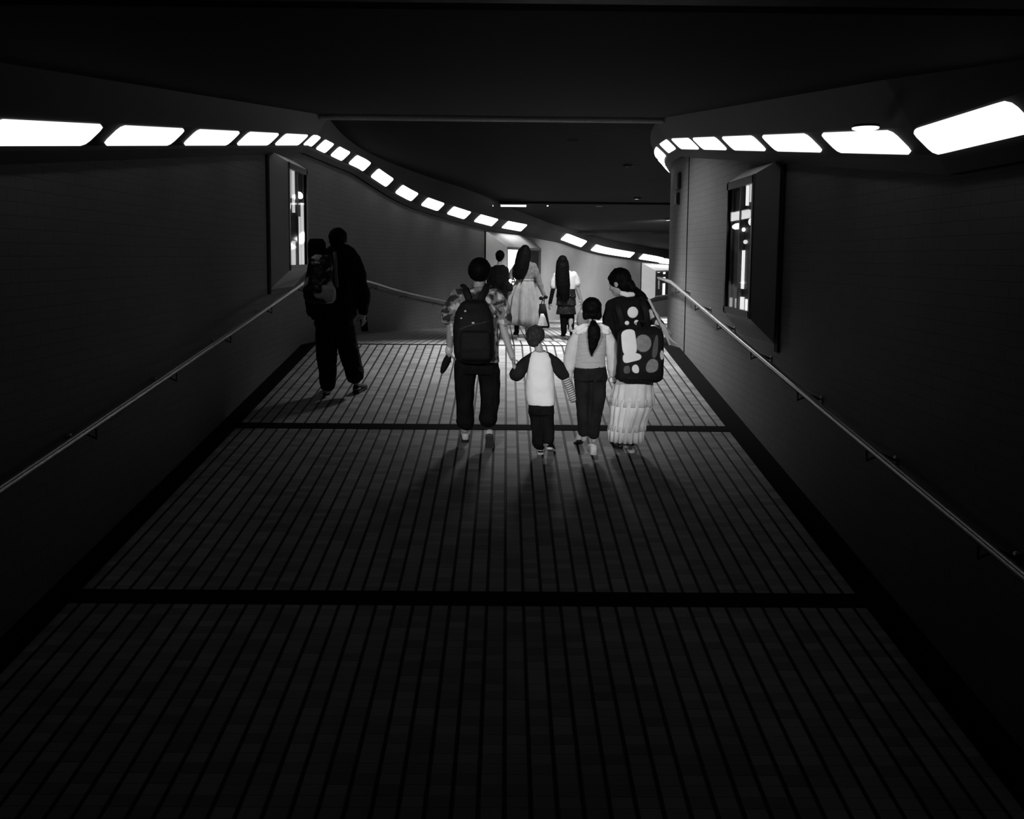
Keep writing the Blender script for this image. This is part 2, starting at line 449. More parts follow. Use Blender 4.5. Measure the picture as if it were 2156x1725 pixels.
for i, (a, b) in enumerate(((13.2, 14.6), (14.95, 16.3), (16.7, 18.0), (18.4, 19.7), (20.1, 21.3))):
    panel(PR, NR, a, b, 5.0, 'glowing panel curving round behind the right pillar, %s past the corner' % ORD[i], 'light panels of the right cove')

# ---------------------------------------------------------------- handrails
def rail(path_pts, wall_fn, brackets, label, cat='handrail'):
    t = thing('handrail', path_pts[0], label, cat, 'handrails of the underpass')
    bm = bmesh.new(); tube(bm, path_pts, 0.022, 12); done('rail', bm, M_STEEL, t, True)
    for (p, w) in brackets:
        bm = bmesh.new(); p = V(p); w = V(w)
        low = p+V((0, 0, -0.09))
        tube(bm, [p+V((0, 0, -0.015)), low, low.lerp(w, 0.5)+V((0, 0, -0.005)), V((w.x, w.y, low.z))], 0.009, 8)
        ball(bm, (w.x, w.y, low.z), (0.012, 0.035, 0.035))
        done('bracket', bm, M_IRON, t, True)
    return t
HR = 0.90
pts = [(-2.56, y, floor_z(y)+HR) for y in (-2, 1, 3.3, 6, 9, 12.07)]
pl = []
for y in (12.9, 13.8, 15, 16, 17.5, 19, 20.5, 22.0):
    p, n = path_at(PL, NL, y); h = 0.92 if y < 16 else 0.92-(y-16)*0.072
    pl.append((p.x+n.x*0.14, p.y+n.y*0.14, floor_z(y)+h))
br = [((-2.56, y, floor_z(y)+HR), (-2.73, y, floor_z(y)+HR)) for y in (4.2, 5.6, 7.0, 8.4, 9.9, 11.4)]
for y in (14.5, 16.4, 18.2, 20, 21.6):
    p, n = path_at(PL, NL, y); h = 0.92 if y < 16 else 0.92-(y-16)*0.072
    br.append(((p.x+n.x*0.14, p.y+n.y*0.14, floor_z(y)+h), (p.x, p.y, floor_z(y)+h)))
rail(pts+[tuple(p) for p in spline(pl, 3)], None, br, 'long steel handrail on the left wall, going round onto the curved far wall')
pts = [(2.17, y, floor_z(y)+HR) for y in (-2, 1, 3.3, 6, 9, 11.85)]
pts += [(2.19, 12.3, floor_z(11.85)+HR+0.01), (2.21, 13.05, floor_z(11.85)+HR+0.03), (2.23, 13.1, floor_z(11.85)+HR-0.0), (2.23, 13.1, floor_z(11.85)+HR-0.12)]
br = [((2.17, y, floor_z(y)+HR), (2.35, y, floor_z(y)+HR)) for y in (4.0, 5.3, 6.6, 7.9, 9.2, 10.3, 11.5)]
rail(pts, None, br, 'steel handrail on the right wall, cranked level at the pillar')

# ---------------------------------------------------------------- display cases standing out from the walls
def glass_mat():
    m, nt, b = nodes_of('case glass')
    tr = nt.nodes.new('ShaderNodeBsdfTransparent'); gl = nt.nodes.new('ShaderNodeBsdfGlossy'); gl.inputs['Roughness'].default_value = 0.03
    lw = nt.nodes.new('ShaderNodeLayerWeight'); lw.inputs[0].default_value = 0.15; mx = nt.nodes.new('ShaderNodeMixShader')
    nt.links.new(mth(nt, 'ADD', mth(nt, 'MULTIPLY', lw.outputs['Fresnel'], 0.12), 0.03), mx.inputs[0]); nt.links.new(tr.outputs[0], mx.inputs[1]); nt.links.new(gl.outputs[0], mx.inputs[2])
    nt.links.new(mx.outputs[0], nt.nodes['Material Output'].inputs['Surface']); return m
M_GLASS = glass_mat()
M_CASE = mat('pale painted case', 0.36, 0.5, 0.3, 0.05, 4, 0.02)
M_CASEF = mat('dark case frame', 0.05, 0.4, 0.4, 0.05, 4, 0.02)
M_CASEIN = mat('case interior', 0.03, 0.6, 0.3)
def case(org, along, inward, L, zf0, zf1, dep, label, strips, blobs, wall_top=0.14, wall_bot=0.24, splay=0.12, frame_m=None, cm=None):
    """org: wall point at the near edge; zf0..zf1 the glazed front"""
    along = V(along).normalized(); inward = V(inward).normalized(); org = V(org); cm = cm or M_CASE
    t = thing('display_case', (org.x, org.y, zf0), label, 'display case', 'glazed display cases on the walls')
    P = lambda a, i, z: org+along*a+inward*i+V((0, 0, z-org.z))
    W = [(0.0, zf0-wall_bot), (L+splay, zf0-wall_bot), (L+splay, zf1+wall_top), (0.0, zf1+wall_top)]
    Fq = [(splay, zf0), (L, zf0), (L, zf1), (splay, zf1)]
    bm = bmesh.new()
    wv = [bm.verts.new(P(a, -0.02, z)) for a, z in W]; fv = [bm.verts.new(P(a, dep, z)) for a, z in Fq]
    e = 0.055; g = 0.05
    Gi = [(splay+e, zf0+e), (L-e, zf0+e), (L-e, zf1-e), (splay+e, zf1-e)]
    gv = [bm.verts.new(P(a, dep, z)) for a, z in Gi]; gb = [bm.verts.new(P(a, dep-g, z)) for a, z in Gi]
    for i in range(4):
        j = (i+1) % 4
        bm.faces.new((wv[i], wv[j], fv[j], fv[i])); bm.faces.new((fv[i], fv[j], gv[j], gv[i])); bm.faces.new((gv[i], gv[j], gb[j], gb[i]))
    bm.faces.new(gb); bm.faces.new(wv[::-1])
    done('casing', bm, cm, t)
    # frame
    bm = bmesh.new()
    def bar(a0, a1, z0, z1, d0=dep-0.03, d1=dep+0.012):
        hexa(bm, [P(a0, d0, z0), P(a1, d0, z0), P(a1, d1, z0), P(a0, d1, z0), P(a0, d0, z1), P(a1, d0, z1), P(a1, d1, z1), P(a0, d1, z1)])
    bar(splay, L, zf1-e-0.02, zf1-0.01); bar(splay, L, zf0+0.01, zf0+e+0.01); bar(splay+0.01, splay+e, zf0, zf1); bar(L-e, L-0.01, zf0, zf1)
    done('frame', bm, frame_m or M_CASEF, t)
    bm = bmesh.new(); mid = (splay+L)/2
    hexa(bm, [P(mid-0.012, dep-0.04, zf0+e), P(mid+0.012, dep-0.04, zf0+e), P(mid+0.012, dep, zf0+e), P(mid-0.012, dep, zf0+e),
              P(mid-0.012, dep-0.04, zf1-e), P(mid+0.012, dep-0.04, zf1-e), P(mid+0.012, dep, zf1-e), P(mid-0.012, dep, zf1-e)])
    done('mullion', bm, frame_m or M_CASEF, t)
    bm = bmesh.new(); hexa(bm, [P(Gi[0][0], dep-g+0.001, Gi[0][1]), P(Gi[1][0], dep-g+0.001, Gi[0][1]), P(Gi[1][0], dep-g+0.006, Gi[0][1]), P(Gi[0][0], dep-g+0.006, Gi[0][1]),
                  P(Gi[0][0], dep-g+0.001, Gi[2][1]), P(Gi[1][0], dep-g+0.001, Gi[2][1]), P(Gi[1][0], dep-g+0.006, Gi[2][1]), P(Gi[0][0], dep-g+0.006, Gi[2][1])])
    done('back_board', bm, M_CASEIN, t)
    H = zf1-zf0
    for (u0, u1, v0, v1, s) in strips:  # glowing strips stand in for reflections in the glass
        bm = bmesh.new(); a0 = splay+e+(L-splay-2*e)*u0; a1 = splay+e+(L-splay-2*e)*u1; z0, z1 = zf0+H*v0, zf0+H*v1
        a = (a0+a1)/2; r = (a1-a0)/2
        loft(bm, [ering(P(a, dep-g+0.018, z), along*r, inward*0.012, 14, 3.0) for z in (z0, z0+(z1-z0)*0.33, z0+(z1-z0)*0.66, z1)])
        done('reflection_strip', bm, emis('lit strip %.2f' % s, s, 0.5), t, True)
    for (u, v, ru, rv, s) in blobs:  # glowing blobs imitate bright reflections in the glass, no lamps inside
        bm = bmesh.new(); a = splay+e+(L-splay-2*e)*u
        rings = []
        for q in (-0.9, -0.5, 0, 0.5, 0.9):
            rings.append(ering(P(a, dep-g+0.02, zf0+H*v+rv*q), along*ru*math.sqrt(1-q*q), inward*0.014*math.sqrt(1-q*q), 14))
        loft(bm, rings); done('reflection_blob', bm, emis('lit strip %.2f' % s, s, 0.5), t, True)
    bm = bmesh.new(); q = [P(Gi[0][0], dep-0.004, Gi[0][1]), P(Gi[1][0], dep-0.004, Gi[1][1]), P(Gi[1][0], dep-0.004, Gi[2][1]), P(Gi[0][0], dep-0.004, Gi[2][1])]
    q2 = [p-inward*0.004 for p in q]
    hexa(bm, [q2[0], q2[1], q[1], q[0], q2[3], q2[2], q[2], q[3]]); done('glass_pane', bm, M_GLASS, t)
    # dark joint board beside the near end
    bm = bmesh.new()
    z0, z1 = zf0-wall_bot-0.03, zf1+wall_top
    hexa(bm, [P(-0.10, -0.01, z0), P(-0.005, -0.01, z0), P(-0.005, 0.02, z0), P(-0.10, 0.02, z0), P(-0.10, -0.01, z1), P(-0.005, -0.01, z1), P(-0.005, 0.02, z1), P(-0.10, 0.02, z1)])
    done('joint_strip', bm, M_DARKGAP, t)
    return t
case((XL, 10.48, 0), (0, 1, 0), (1, 0, 0), 1.12, 2.46, 3.72, 0.20, 'pale display case standing out from the left ramp wall, glowing strips for reflections behind glass',
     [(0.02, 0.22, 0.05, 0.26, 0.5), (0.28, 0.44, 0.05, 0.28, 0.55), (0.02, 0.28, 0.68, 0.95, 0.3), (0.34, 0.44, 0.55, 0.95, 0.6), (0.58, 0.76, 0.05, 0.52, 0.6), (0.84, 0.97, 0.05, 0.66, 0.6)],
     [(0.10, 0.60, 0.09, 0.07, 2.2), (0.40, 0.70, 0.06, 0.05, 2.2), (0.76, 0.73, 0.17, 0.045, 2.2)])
case((XR, 7.77, 0), (0, 1, 0), (-1, 0, 0), 1.08, 2.12, 3.38, 0.20, 'dark display case standing out from the right wall beside the pillar, glowing strips for reflections behind glass',
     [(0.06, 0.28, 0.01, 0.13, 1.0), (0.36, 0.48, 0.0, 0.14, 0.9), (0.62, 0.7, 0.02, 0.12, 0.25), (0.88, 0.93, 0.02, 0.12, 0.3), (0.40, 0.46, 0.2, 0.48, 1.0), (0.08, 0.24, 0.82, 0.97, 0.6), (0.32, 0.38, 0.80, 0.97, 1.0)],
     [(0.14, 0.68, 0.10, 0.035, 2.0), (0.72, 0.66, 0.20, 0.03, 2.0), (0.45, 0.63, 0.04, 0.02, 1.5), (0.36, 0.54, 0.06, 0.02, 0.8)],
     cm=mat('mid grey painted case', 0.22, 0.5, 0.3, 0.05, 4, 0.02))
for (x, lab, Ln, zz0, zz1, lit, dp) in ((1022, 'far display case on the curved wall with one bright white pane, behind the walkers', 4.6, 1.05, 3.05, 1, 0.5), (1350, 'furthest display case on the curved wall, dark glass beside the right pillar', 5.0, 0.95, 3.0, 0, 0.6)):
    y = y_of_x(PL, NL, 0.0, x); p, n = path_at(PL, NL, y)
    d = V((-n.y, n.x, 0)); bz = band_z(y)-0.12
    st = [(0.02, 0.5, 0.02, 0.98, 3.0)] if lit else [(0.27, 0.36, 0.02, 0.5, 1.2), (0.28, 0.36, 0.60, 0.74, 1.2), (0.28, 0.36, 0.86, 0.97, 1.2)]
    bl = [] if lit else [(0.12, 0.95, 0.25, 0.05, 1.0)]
    case((p.x, p.y, 0), d, (n.x, n.y, 0), Ln, floor_z(y)+0.95, bz-0.42, dp, lab, st, bl, wall_top=0.40, wall_bot=0.3, splay=0.35, cm=mat('case paint lightened as lit' if lit else 'pale far case', 0.5 if lit else 0.24, 0.5, 0.3, 0.05, 4, 0.02), frame_m=mat('grey case frame', 0.15, 0.5, 0.3))  # first case painted lighter, standing in for panel light on its top

# ---------------------------------------------------------------- small fittings
def plate(px, py, w, h, Y, label):
    bm = bmesh.new(); c = at(px, py, Y); p, n = path_at(PR, NR, Y)
    t = V((-n.y, n.x, 0)); nn = V((n.x, n.y, 0)); c = V((p.x, p.y, c.z))
    def P(a, i, z): return c+t*a+nn*i+V((0, 0, z))
    hexa(bm, [P(-w, -0.01, -h), P(w, -0.01, -h), P(w, 0.04, -h), P(-w, 0.04, -h), P(-w, -0.01, h), P(w, -0.01, h), P(w, 0.04, h), P(-w, 0.04, h)])
    th = thing('wall_box', c, label, 'wall box')
    bmesh.ops.bevel(bm, geom=bm.edges[:], offset=0.008, segments=2, affect='EDGES')
    done('housing', bm, mat('black plastic', 0.02, 0.5, 0.3), th)
    bm = bmesh.new()
    hexa(bm, [P(-w*0.75, 0.035, -h*0.8), P(w*0.75, 0.035, -h*0.8), P(w*0.75, 0.046, -h*0.8), P(-w*0.75, 0.046, -h*0.8), P(-w*0.75, 0.035, h*0.8), P(w*0.75, 0.035, h*0.8), P(w*0.75, 0.046, h*0.8), P(-w*0.75, 0.046, h*0.8)])
    done('cover', bm, mat('dark grey plastic', 0.045, 0.4, 0.3), th)
plate(1433, 382, 0.18, 0.11, 12.5, 'larger dark wall box high on the right pillar')
plate(1433, 419, 0.10, 0.08, 12.5, 'narrow dark wall box just below the larger one on the right pillar')
bm = bmesh.new()
for dz, r in ((0, 0.016), (0.6, 0.016)): pass
tube(bm, [(2.345, 11.75, floor_z(11.75)), (2.345, 11.75, band_z(11.75)-0.1)], 0.0055, 6)
struct(done('trim_10', bm, M_DARKGAP, smooth=True))
def downlight(px, py, Y, r, label, s=2.5):
    c = at(px, py, Y); t = thing('downlight', c, label, 'ceiling light')
    bm = bmesh.new(); ball(bm, (c.x, c.y, c.z+0.01), (r, r, r*0.2)); done('dome', bm, emis('lamp dome %.1f' % s, s), t, True)
    bm = bmesh.new(); bmesh.ops.create_cone(bm, cap_ends=True, segments=24, radius1=r*1.05, radius2=r*1.05, depth=0.012, matrix=Matrix.Translation((c.x, c.y, c.z+0.02)))
    done('rim', bm, M_CASEF, t)
def ceil_light(px, Y, w, label, s=3.0):
    c = at(px, 433, Y); z = ceil_full(Y)-0.004
    t = thing('strip_light', (c.x, Y, z), label, 'ceiling light', 'strip lights under the far ceiling')
    bm = bmesh.new(); box(bm, c.x-w, c.x+w, Y-0.14, Y+0.14, c.z+0.012, c.z+0.035); box(bm, c.x-0.01, c.x+0.01, Y-0.01, Y+0.01, c.z+0.03, z+0.004); done('housing', bm, M_CASEF, t)
    bm = bmesh.new(); loft(bm, [ering(V((c.x+q*w*0.95, Y, c.z)), V((0, 0.11, 0)), V((0, 0, 0.03)), 14) for q in (-1, -0.3, 0.3, 1)]); done('diffuser', bm, emis('far strip %.1f' % s, s), t, True)
ceil_light(1021, 23.2, 0.22, 'short lit strip under the far ceiling, nearest the curved wall')
ceil_light(1081, 23.2, 0.34, 'longer lit strip under the far ceiling, right of the short one')
c = at(1153, 433, 24.0); t = thing('spot_lamp', c, 'tiny bright round lamp under the far ceiling', 'ceiling light')
bm = bmesh.new(); ball(bm, c, 0.022); done('bulb', bm, emis('lamp dome 4.0', 4.0), t, True)
bm = bmesh.new(); tube(bm, [c+V((0, 0, 0.02)), V((c.x, c.y, ceil_full(24)+0.01))], 0.018, 8); done('stem', bm, M_CASEF, t, True)
c = at(1262, 431, 24.0); t = thing('loudspeaker', c, 'small dark fitting under the far ceiling, right of the round lamp', 'ceiling fitting')
bm = bmesh.new(); box(bm, c.x-0.09, c.x+0.09, c.y-0.06, c.y+0.06, c.z-0.05, c.z+0.05); bmesh.ops.bevel(bm, geom=bm.edges[:], offset=0.012, segments=2, affect='EDGES'); done('box', bm, M_COVE2, t)
bm = bmesh.new(); tube(bm, [c, V((c.x, c.y, ceil_full(24)+0.01))], 0.02, 8); done('stem', bm, M_CASEF, t, True)
downlight(1822, 274, 5.05, 0.072, 'small bright oval lamp just above a panel of the right cove', 1.3)
# pale raised tiles on the landing
for i, (px, lab) in enumerate(((1152, 'pale raised guide tile on the landing, left of its pair'), (1172, 'pale raised guide tile on the landing, right of its pair'), (1096, 'pale raised guide tile near the skirt wearer on the landing'))):
    Yt = 13.9 if i < 2 else 14.2
    c = at(px, 715, Yt); z = floor_z(Yt)
    bm = bmesh.new(); w = 0.06
    box(bm, c.x-w, c.x+w, Yt-0.55, Yt+0.45, z-0.03, z+0.02)
    for v in bm.verts: v.co.z += -0.0526*(v.co.y-Yt)
    bmesh.ops.bevel(bm, geom=bm.edges[:], offset=0.006, segments=2, affect='EDGES')
    tag(done('guide_tile', bm, mat('pale tile', 0.3, 0.6, 0.3)), lab, 'tile', 'pale guide tiles on the landing')
# ================================================================== PEOPLE
SKIN = mat('skin', 0.32, 0.5, 0.3, 0.06, 40, 0.03)
SKIN_D = mat('skin in shade', 0.16, 0.5, 0.3, 0.06, 40, 0.03)
EYE = mat('eye white', 0.6, 0.2, 0.5, 0.02, 10, 0)
class Fig:
    """one person: coordinates read in the plane Y = d, third value = metres forward"""
    def __init__(s, d, foot_px, label, skin=SKIN):
        s.d = d; s.s = F_PX/d; s.skin = skin
        p = at(foot_px, 900, d); s.base = V((p.x, d, floor_z(d)))
        s.root = thing('person', s.base, label, 'person')
        s.body = bmesh.new()
    def m(s, px, py, dy=0.0):
        p = at(px, py, s.d); return V((p.x, p.y+dy, p.z))
    def r(s, px): return px/s.s
    def path(s, pts): return [s.m(*p[:2], (p[2] if len(p) > 2 else 0)) for p in pts]
    def limb(s, bm, pts, widths, n=14, flat=1.0):
        """widths: full widths in photo pixels"""
        tube(bm, s.path(pts), [s.r(w/2) for w in widths], n, flat)
    def rings(s, bm, rows, n=28, p=2.3):
        """rows: (cx, y, full width px, depth m, dy)"""
        loft(bm, [ering(s.m(r[0], r[1], r[4] if len(r) > 4 else 0), V((s.r(r[2]/2), 0, 0)), V((0, r[3]/2, 0)), n, p) for r in rows])
    def part(s, name, bm, m, parent=None, voxel=0.008, smooth=3, fold=0, fs=9, stretch=(1, 1, 1)):
        return link(name, remeshed(bm, voxel, smooth, fold, fs, stretch), m, parent or s.root)
    def head(s, cx, cy, h, yaw=0.0, pitch=-0.1, roll=0.0):
        """h: head height in metres, (cx, cy) its middle; yaw>0 turns to the photo's left"""
        M = (Matrix.Rotation(yaw, 3, 'Z') @ Matrix.Rotation(pitch, 3, 'X') @ Matrix.Rotation(roll, 3, 'Y'))
        c = s.m(cx, cy); s.hc, s.hM, s.hh = c, M, h
        k = h/0.22
        def q(x, y, z): return c + M @ V((x*k, y*k, z*k))
        def b(p, r): ball(s.body, q(*p), (r[0]*k, r[1]*k, r[2]*k), M)
        b((0, -0.008, 0.022), (0.074, 0.092, 0.085))          # skull
        b((0, 0.025, -0.035), (0.056, 0.062, 0.072))          # face
        b((0, 0.055, -0.088), (0.028, 0.026, 0.020))          # chin
        b((0, 0.083, 0.012), (0.048, 0.012, 0.010))           # brow
        tube(s.body, [q(0, 0.086, 0.005), q(0, 0.098, -0.018), q(0, 0.106, -0.034)], [0.007*k, 0.010*k, 0.013*k], 10)
        b((0, 0.086, -0.061), (0.023, 0.010, 0.006)); b((0, 0.084, -0.071), (0.020, 0.010, 0.006))
        for sx in (-1, 1):
            b((sx*0.076, -0.004, -0.012), (0.009, 0.019, 0.031)); b((sx*0.040, 0.062, -0.026), (0.018, 0.018, 0.018))
            b((sx*0.030, 0.078, -0.001), (0.013, 0.010, 0.009))
        return c
    def neck(s, x0, y0, x1, y1, w):
        s.limb(s.body, [(x0, y0, 0.0), ((x0+x1)/2, (y0+y1)/2, -0.005), (x1, y1, -0.01)], [w*0.95, w*0.9, w*1.15])
    def hair_cap(s, name, m, ex=(0.088, 0.105, 0.10), off=(0, -0.016, 0.03), extra=None, voxel=0.007, fold=0.006, fs=28):
        bm = bmesh.new(); k = s.hh/0.22
        def q(x, y, z): return s.hc + s.hM @ V((x*k, y*k, z*k))
        ball(bm, q(*off), (ex[0]*k, ex[1]*k, ex[2]*k), s.hM)
        ball(bm, q(0, -0.045, -0.025), (0.070*k, 0.052*k, 0.07*k), s.hM)
        if extra: extra(bm, q, k)
        return s.part(name, bm, m, None, voxel, 2, fold, fs)
    def finish(s, voxel=0.0065):
        o = link('body', remeshed(s.body, voxel, 2), s.skin, s.root)
        return o
def hand(bm, wrist, d, palm_n, k=1.0, curl=0.5, thumb_side=1, spread=0.12):
    """wrist point, finger direction, palm normal (fingers curl towards it)"""
    w = V(wrist); d = V(d).normalized(); n = V(palm_n); n = (n-d*n.dot(d)).normalized(); sd = d.cross(n).normalized()*thumb_side
    kn = w+d*0.085*k
    tube(bm, [w-d*0.02*k, w+d*0.012*k, w+d*0.05*k, kn], [0.024*k, 0.028*k, 0.037*k, 0.036*k], 14, 0.42, side=n)
    for i, (off, ln, r) in enumerate(((0.028, 0.072, 0.0085), (0.0095, 0.080, 0.009), (-0.0095, 0.075, 0.0085), (-0.028, 0.058, 0.0075))):
        p = w+d*(0.078 if i < 3 else 0.070)*k+sd*off*k; a = d+sd*off*spread*20*0.12; pts = [p]; ang = 0.15*curl
        for seg in (0.45, 0.32, 0.23):
            dd = (a.normalized()*math.cos(ang)+n*math.sin(ang)); p = p+dd*ln*k*seg; pts.append(p); ang += 0.95*curl*(1+0.06*i)
        tube(bm, pts, [r*k*1.05, r*k, r*k*0.92, r*k*0.8], 8)
    p = w+d*0.022*k+sd*0.026*k
    pts = [p, p+(d*0.55+sd*0.75+n*0.25).normalized()*0.036*k, p+(d*0.75+sd*0.62+n*0.5).normalized()*0.064*k, p+(d*0.9+sd*0.42+n*0.8).normalized()*0.084*k]
    tube(bm, pts, [0.013*k, 0.011*k, 0.0095*k, 0.008*k], 8)
def shoe(fig, px, py, L, m_up, m_sole, yaw=0.0, pitch=0.0, dy=0.0, w=0.092, name='shoe', ground=True, trim=None):
    """heel centre at (px, py); pitch>0 lifts the heel about the toe"""
    c = fig.m(px, py, dy)
    if ground: c.z = floor_z(c.y)
    slope = SL if c.y < Y1 else -0.0526
    M = Matrix.Translation(c) @ (Matrix.Rotation(-yaw, 4, 'Z') @ Matrix.Rotation(math.atan(slope)-pitch, 4, 'X'))
    k = L/0.27; f = w/0.092
    def ring(y, hw, z0, z1): return ering(V((0, y*k, (z0+z1)/2*k)), V((hw*k*f, 0, 0)), V((0, 0, (z1-z0)/2*k)), 18, 2.6)
    bm = bmesh.new()
    loft(bm, [ring(0.004, 0.020, 0.022, 0.060), ring(0.012, 0.030, 0.012, 0.085), ring(0.045, 0.036, 0.012, 0.100), ring(0.09, 0.037, 0.012, 0.092),
              ring(0.13, 0.040, 0.012, 0.074), ring(0.18, 0.045, 0.012, 0.058), ring(0.225, 0.043, 0.012, 0.048), ring(0.255, 0.030, 0.014, 0.040), ring(0.266, 0.012, 0.018, 0.032)])
    bm.transform(M); up = done(name, bm, m_up, fig.root, True)
    bm = bmesh.new()
    pts = [(0.0, 0.012), (0.006, 0.026), (0.02, 0.035), (0.06, 0.037), (0.11, 0.037), (0.17, 0.045), (0.215, 0.046), (0.25, 0.034), (0.268, 0.014)]
    outl = [V((w_*k*f, y_*k, 0)) for y_, w_ in pts]+[V((-w_*k*f, y_*k, 0)) for y_, w_ in reversed(pts)]
    zs = [(0.0, 0.96), (0.006, 1.03), (0.020, 1.04), (0.026, 0.98)]
    loft(bm, [[V((p.x*sc, p.y, z*k)) for p in outl] for z, sc in zs]); bm.transform(M)
    done('sole', bm, m_sole, up, False)
    if trim is not None:
        bm = bmesh.new()
        tube(bm, [V((-0.034*k*f, 0.05*k, 0.05*k)), V((-0.024*k*f, 0.012*k, 0.052*k)), V((0, 0.0*k, 0.05*k)), V((0.024*k*f, 0.012*k, 0.052*k)), V((0.034*k*f, 0.05*k, 0.05*k))], 0.008*k, 8); bm.transform(M)
        done('heel_tab', bm, trim, up, True)
    return up
def locks(bm, fig, x0, y0, w0, x1, y1, w1, n, d0, d1, seed):
    rnd = random.Random(seed)
    for i in range(n):
        u = -1+2*(i+0.5)/n; e = rnd.uniform(-9, 6); dd = math.sqrt(max(0, 1-u*u))
        pts = []
        for k in range(7):
            t = k/6; w = (w0*math.sin(min(1, t*3.2+0.12)*math.pi/2)) if t < 0.7 else w0*(1-(t-0.7)/0.3)+w1*0.8*(t-0.7)/0.3
            pts.append(fig.m(x0+(x1-x0)*t**1.3+u*w+1.2*math.sin(4*t+i*1.7), y0+(y1+e-y0)*t, d0+(d1-d0)*t-0.035*dd))
        tube(bm, pts, [0.016, 0.020, 0.021, 0.021, 0.020, 0.015, 0.006], 8)
def rbox(fig, bm, rows, p=3.6, n=32):
    loft(bm, [ering(fig.m(r[0], r[1], r[4]), V((fig.r(r[2]/2), 0, 0)), V((0, r[3]/2, 0)), n, p) for r in rows])

GREYN = mat('grey rib cloth', 0.2, 0.9, 0.1)
HAIR = hair_mat('black hair', 0.003)
HAIR2 = hair_mat('short dark hair', 0.028)
TR_BLACK = mat('black cloth', 0.008, 0.9, 0.03, 0.3, 12, 0.3)
TR_DARK = mat('dark denim', 0.014, 0.9, 0.04, 0.3, 10, 0.3)
WHITE = mat('white cloth', 0.75, 0.9, 0.1, 0.04, 10, 0.15)
PALE = mat('pale cloth', 0.55, 0.9, 0.1, 0.08, 10, 0.15)
BAGBLK = mat('black nylon', 0.009, 0.65, 0.1, 0.25, 80, 0.3)
SOLE_W = mat('white sole', 0.5, 0.6, 0.3); SOLE_D = mat('dark sole', 0.015, 0.7, 0.2); SHOE_W = mat('white shoe leather', 0.6, 0.5, 0.3, 0.1)

# ---------------------------------------------------------------- B: floral shirt and black backpack
B = Fig(8.05, 1004, 'person in a floral short-sleeved shirt and black trousers, holding the small child\'s hand')
B.head(1009, 574, 0.215, yaw=0.12, pitch=-0.30, roll=0.04)
B.neck(1010, 590, 1008, 612, 25)
B.rings(B.body, [(1005, 612, 42, 0.12, -0.01), (1005, 622, 86, 0.18, 0), (1004, 660, 80, 0.22, 0), (1004, 720, 68, 0.19, 0), (1004, 765, 78, 0.22, 0), (1004, 775, 74, 0.20, 0)])
for pts, ws in ((((980, 785), (979, 840), (979, 905)), (38, 28, 19)), (((1028, 785), (1029, 840, 0.05), (1031, 888, -0.05)), (38, 28, 19))):
    B.limb(B.body, pts, ws)
B.limb(B.body, [(965, 628), (949, 680, 0.0), (946, 738, 0.04)], [26, 19, 13])
B.limb(B.body, [(1045, 628), (1058, 688), (1079, 752, -0.08)], [26, 18, 12.5])
hand(B.body, B.m(945, 738, 0.04), B.m(940, 760, 0.06)-B.m(945, 738, 0.04), (0.6, 0.5, -0.2), 0.92, 0.95, 1)
hand(B.body, B.m(1079, 752, -0.08), B.m(1084, 775, -0.14)-B.m(1079, 752, -0.08), (0.9, -0.1, -0.2), 0.88, 1.0, 1)
B.finish()
FLORAL = blotch_mat('floral shirt cloth', 13, [(0.0, 0.02), (0.42, 0.03), (0.455, 0.16), (0.56, 0.20), (0.60, 0.5), (1.0, 0.6)], 0.85, 1.0)
bm = bmesh.new()
B.rings(bm, [(1007, 604, 34, 0.13, -0.01), (1006, 611, 62, 0.17, 0), (1004, 622, 100, 0.22, 0), (1003, 645, 97, 0.27, 0), (1003, 690, 90, 0.28, 0), (1004, 730, 90, 0.28, 0), (1005, 756, 92, 0.28, 0), (1005, 762, 92, 0.27, 0)])
B.limb(bm, [(966, 624), (954, 645), (944, 668, -0.01)], [34, 36, 36]); B.limb(bm, [(1043, 624), (1056, 645), (1061, 672)], [34, 36, 33])
o = B.part('shirt', bm, FLORAL, fold=0.010, fs=11)
bm = bmesh.new(); tube(bm, [B.m(993, 604, 0.03), B.m(1000, 609, -0.07), B.m(1012, 609, -0.07), B.m(1024, 602, 0.03)], B.r(4.5), 10, 0.6); done('collar', bm, FLORAL, o, True)
bm = bmesh.new()
B.rings(bm, [(1004, 757, 88, 0.24), (1004, 770, 94, 0.26), (1005, 786, 97, 0.27)])
B.limb(bm, [(980, 780), (979, 810), (979, 850), (980, 876, -0.01), (980, 888, -0.01)], [47, 44, 40, 37, 38], flat=1.1)
B.limb(bm, [(1030, 780), (1031, 815, 0.03), (1031, 850, 0.03), (1028, 868, -0.03), (1027, 880, -0.06)], [48, 46, 42, 37, 38], flat=1.1)
B.part('trousers', bm, TR_BLACK, fold=0.011, fs=9, stretch=(1, 1, 0.6))
B.hair_cap('hair', HAIR, (0.106, 0.114, 0.114), (0, -0.02, 0.020), fold=0.004, fs=60)
shoe(B, 980, 928, 0.25, SHOE_W, SOLE_D, yaw=-0.05, dy=-0.02)
shoe(B, 1031, 904, 0.25, SHOE_W, mat('worn grey sole', 0.06, 0.7), yaw=0.05, pitch=0.95, dy=-0.30, ground=False)
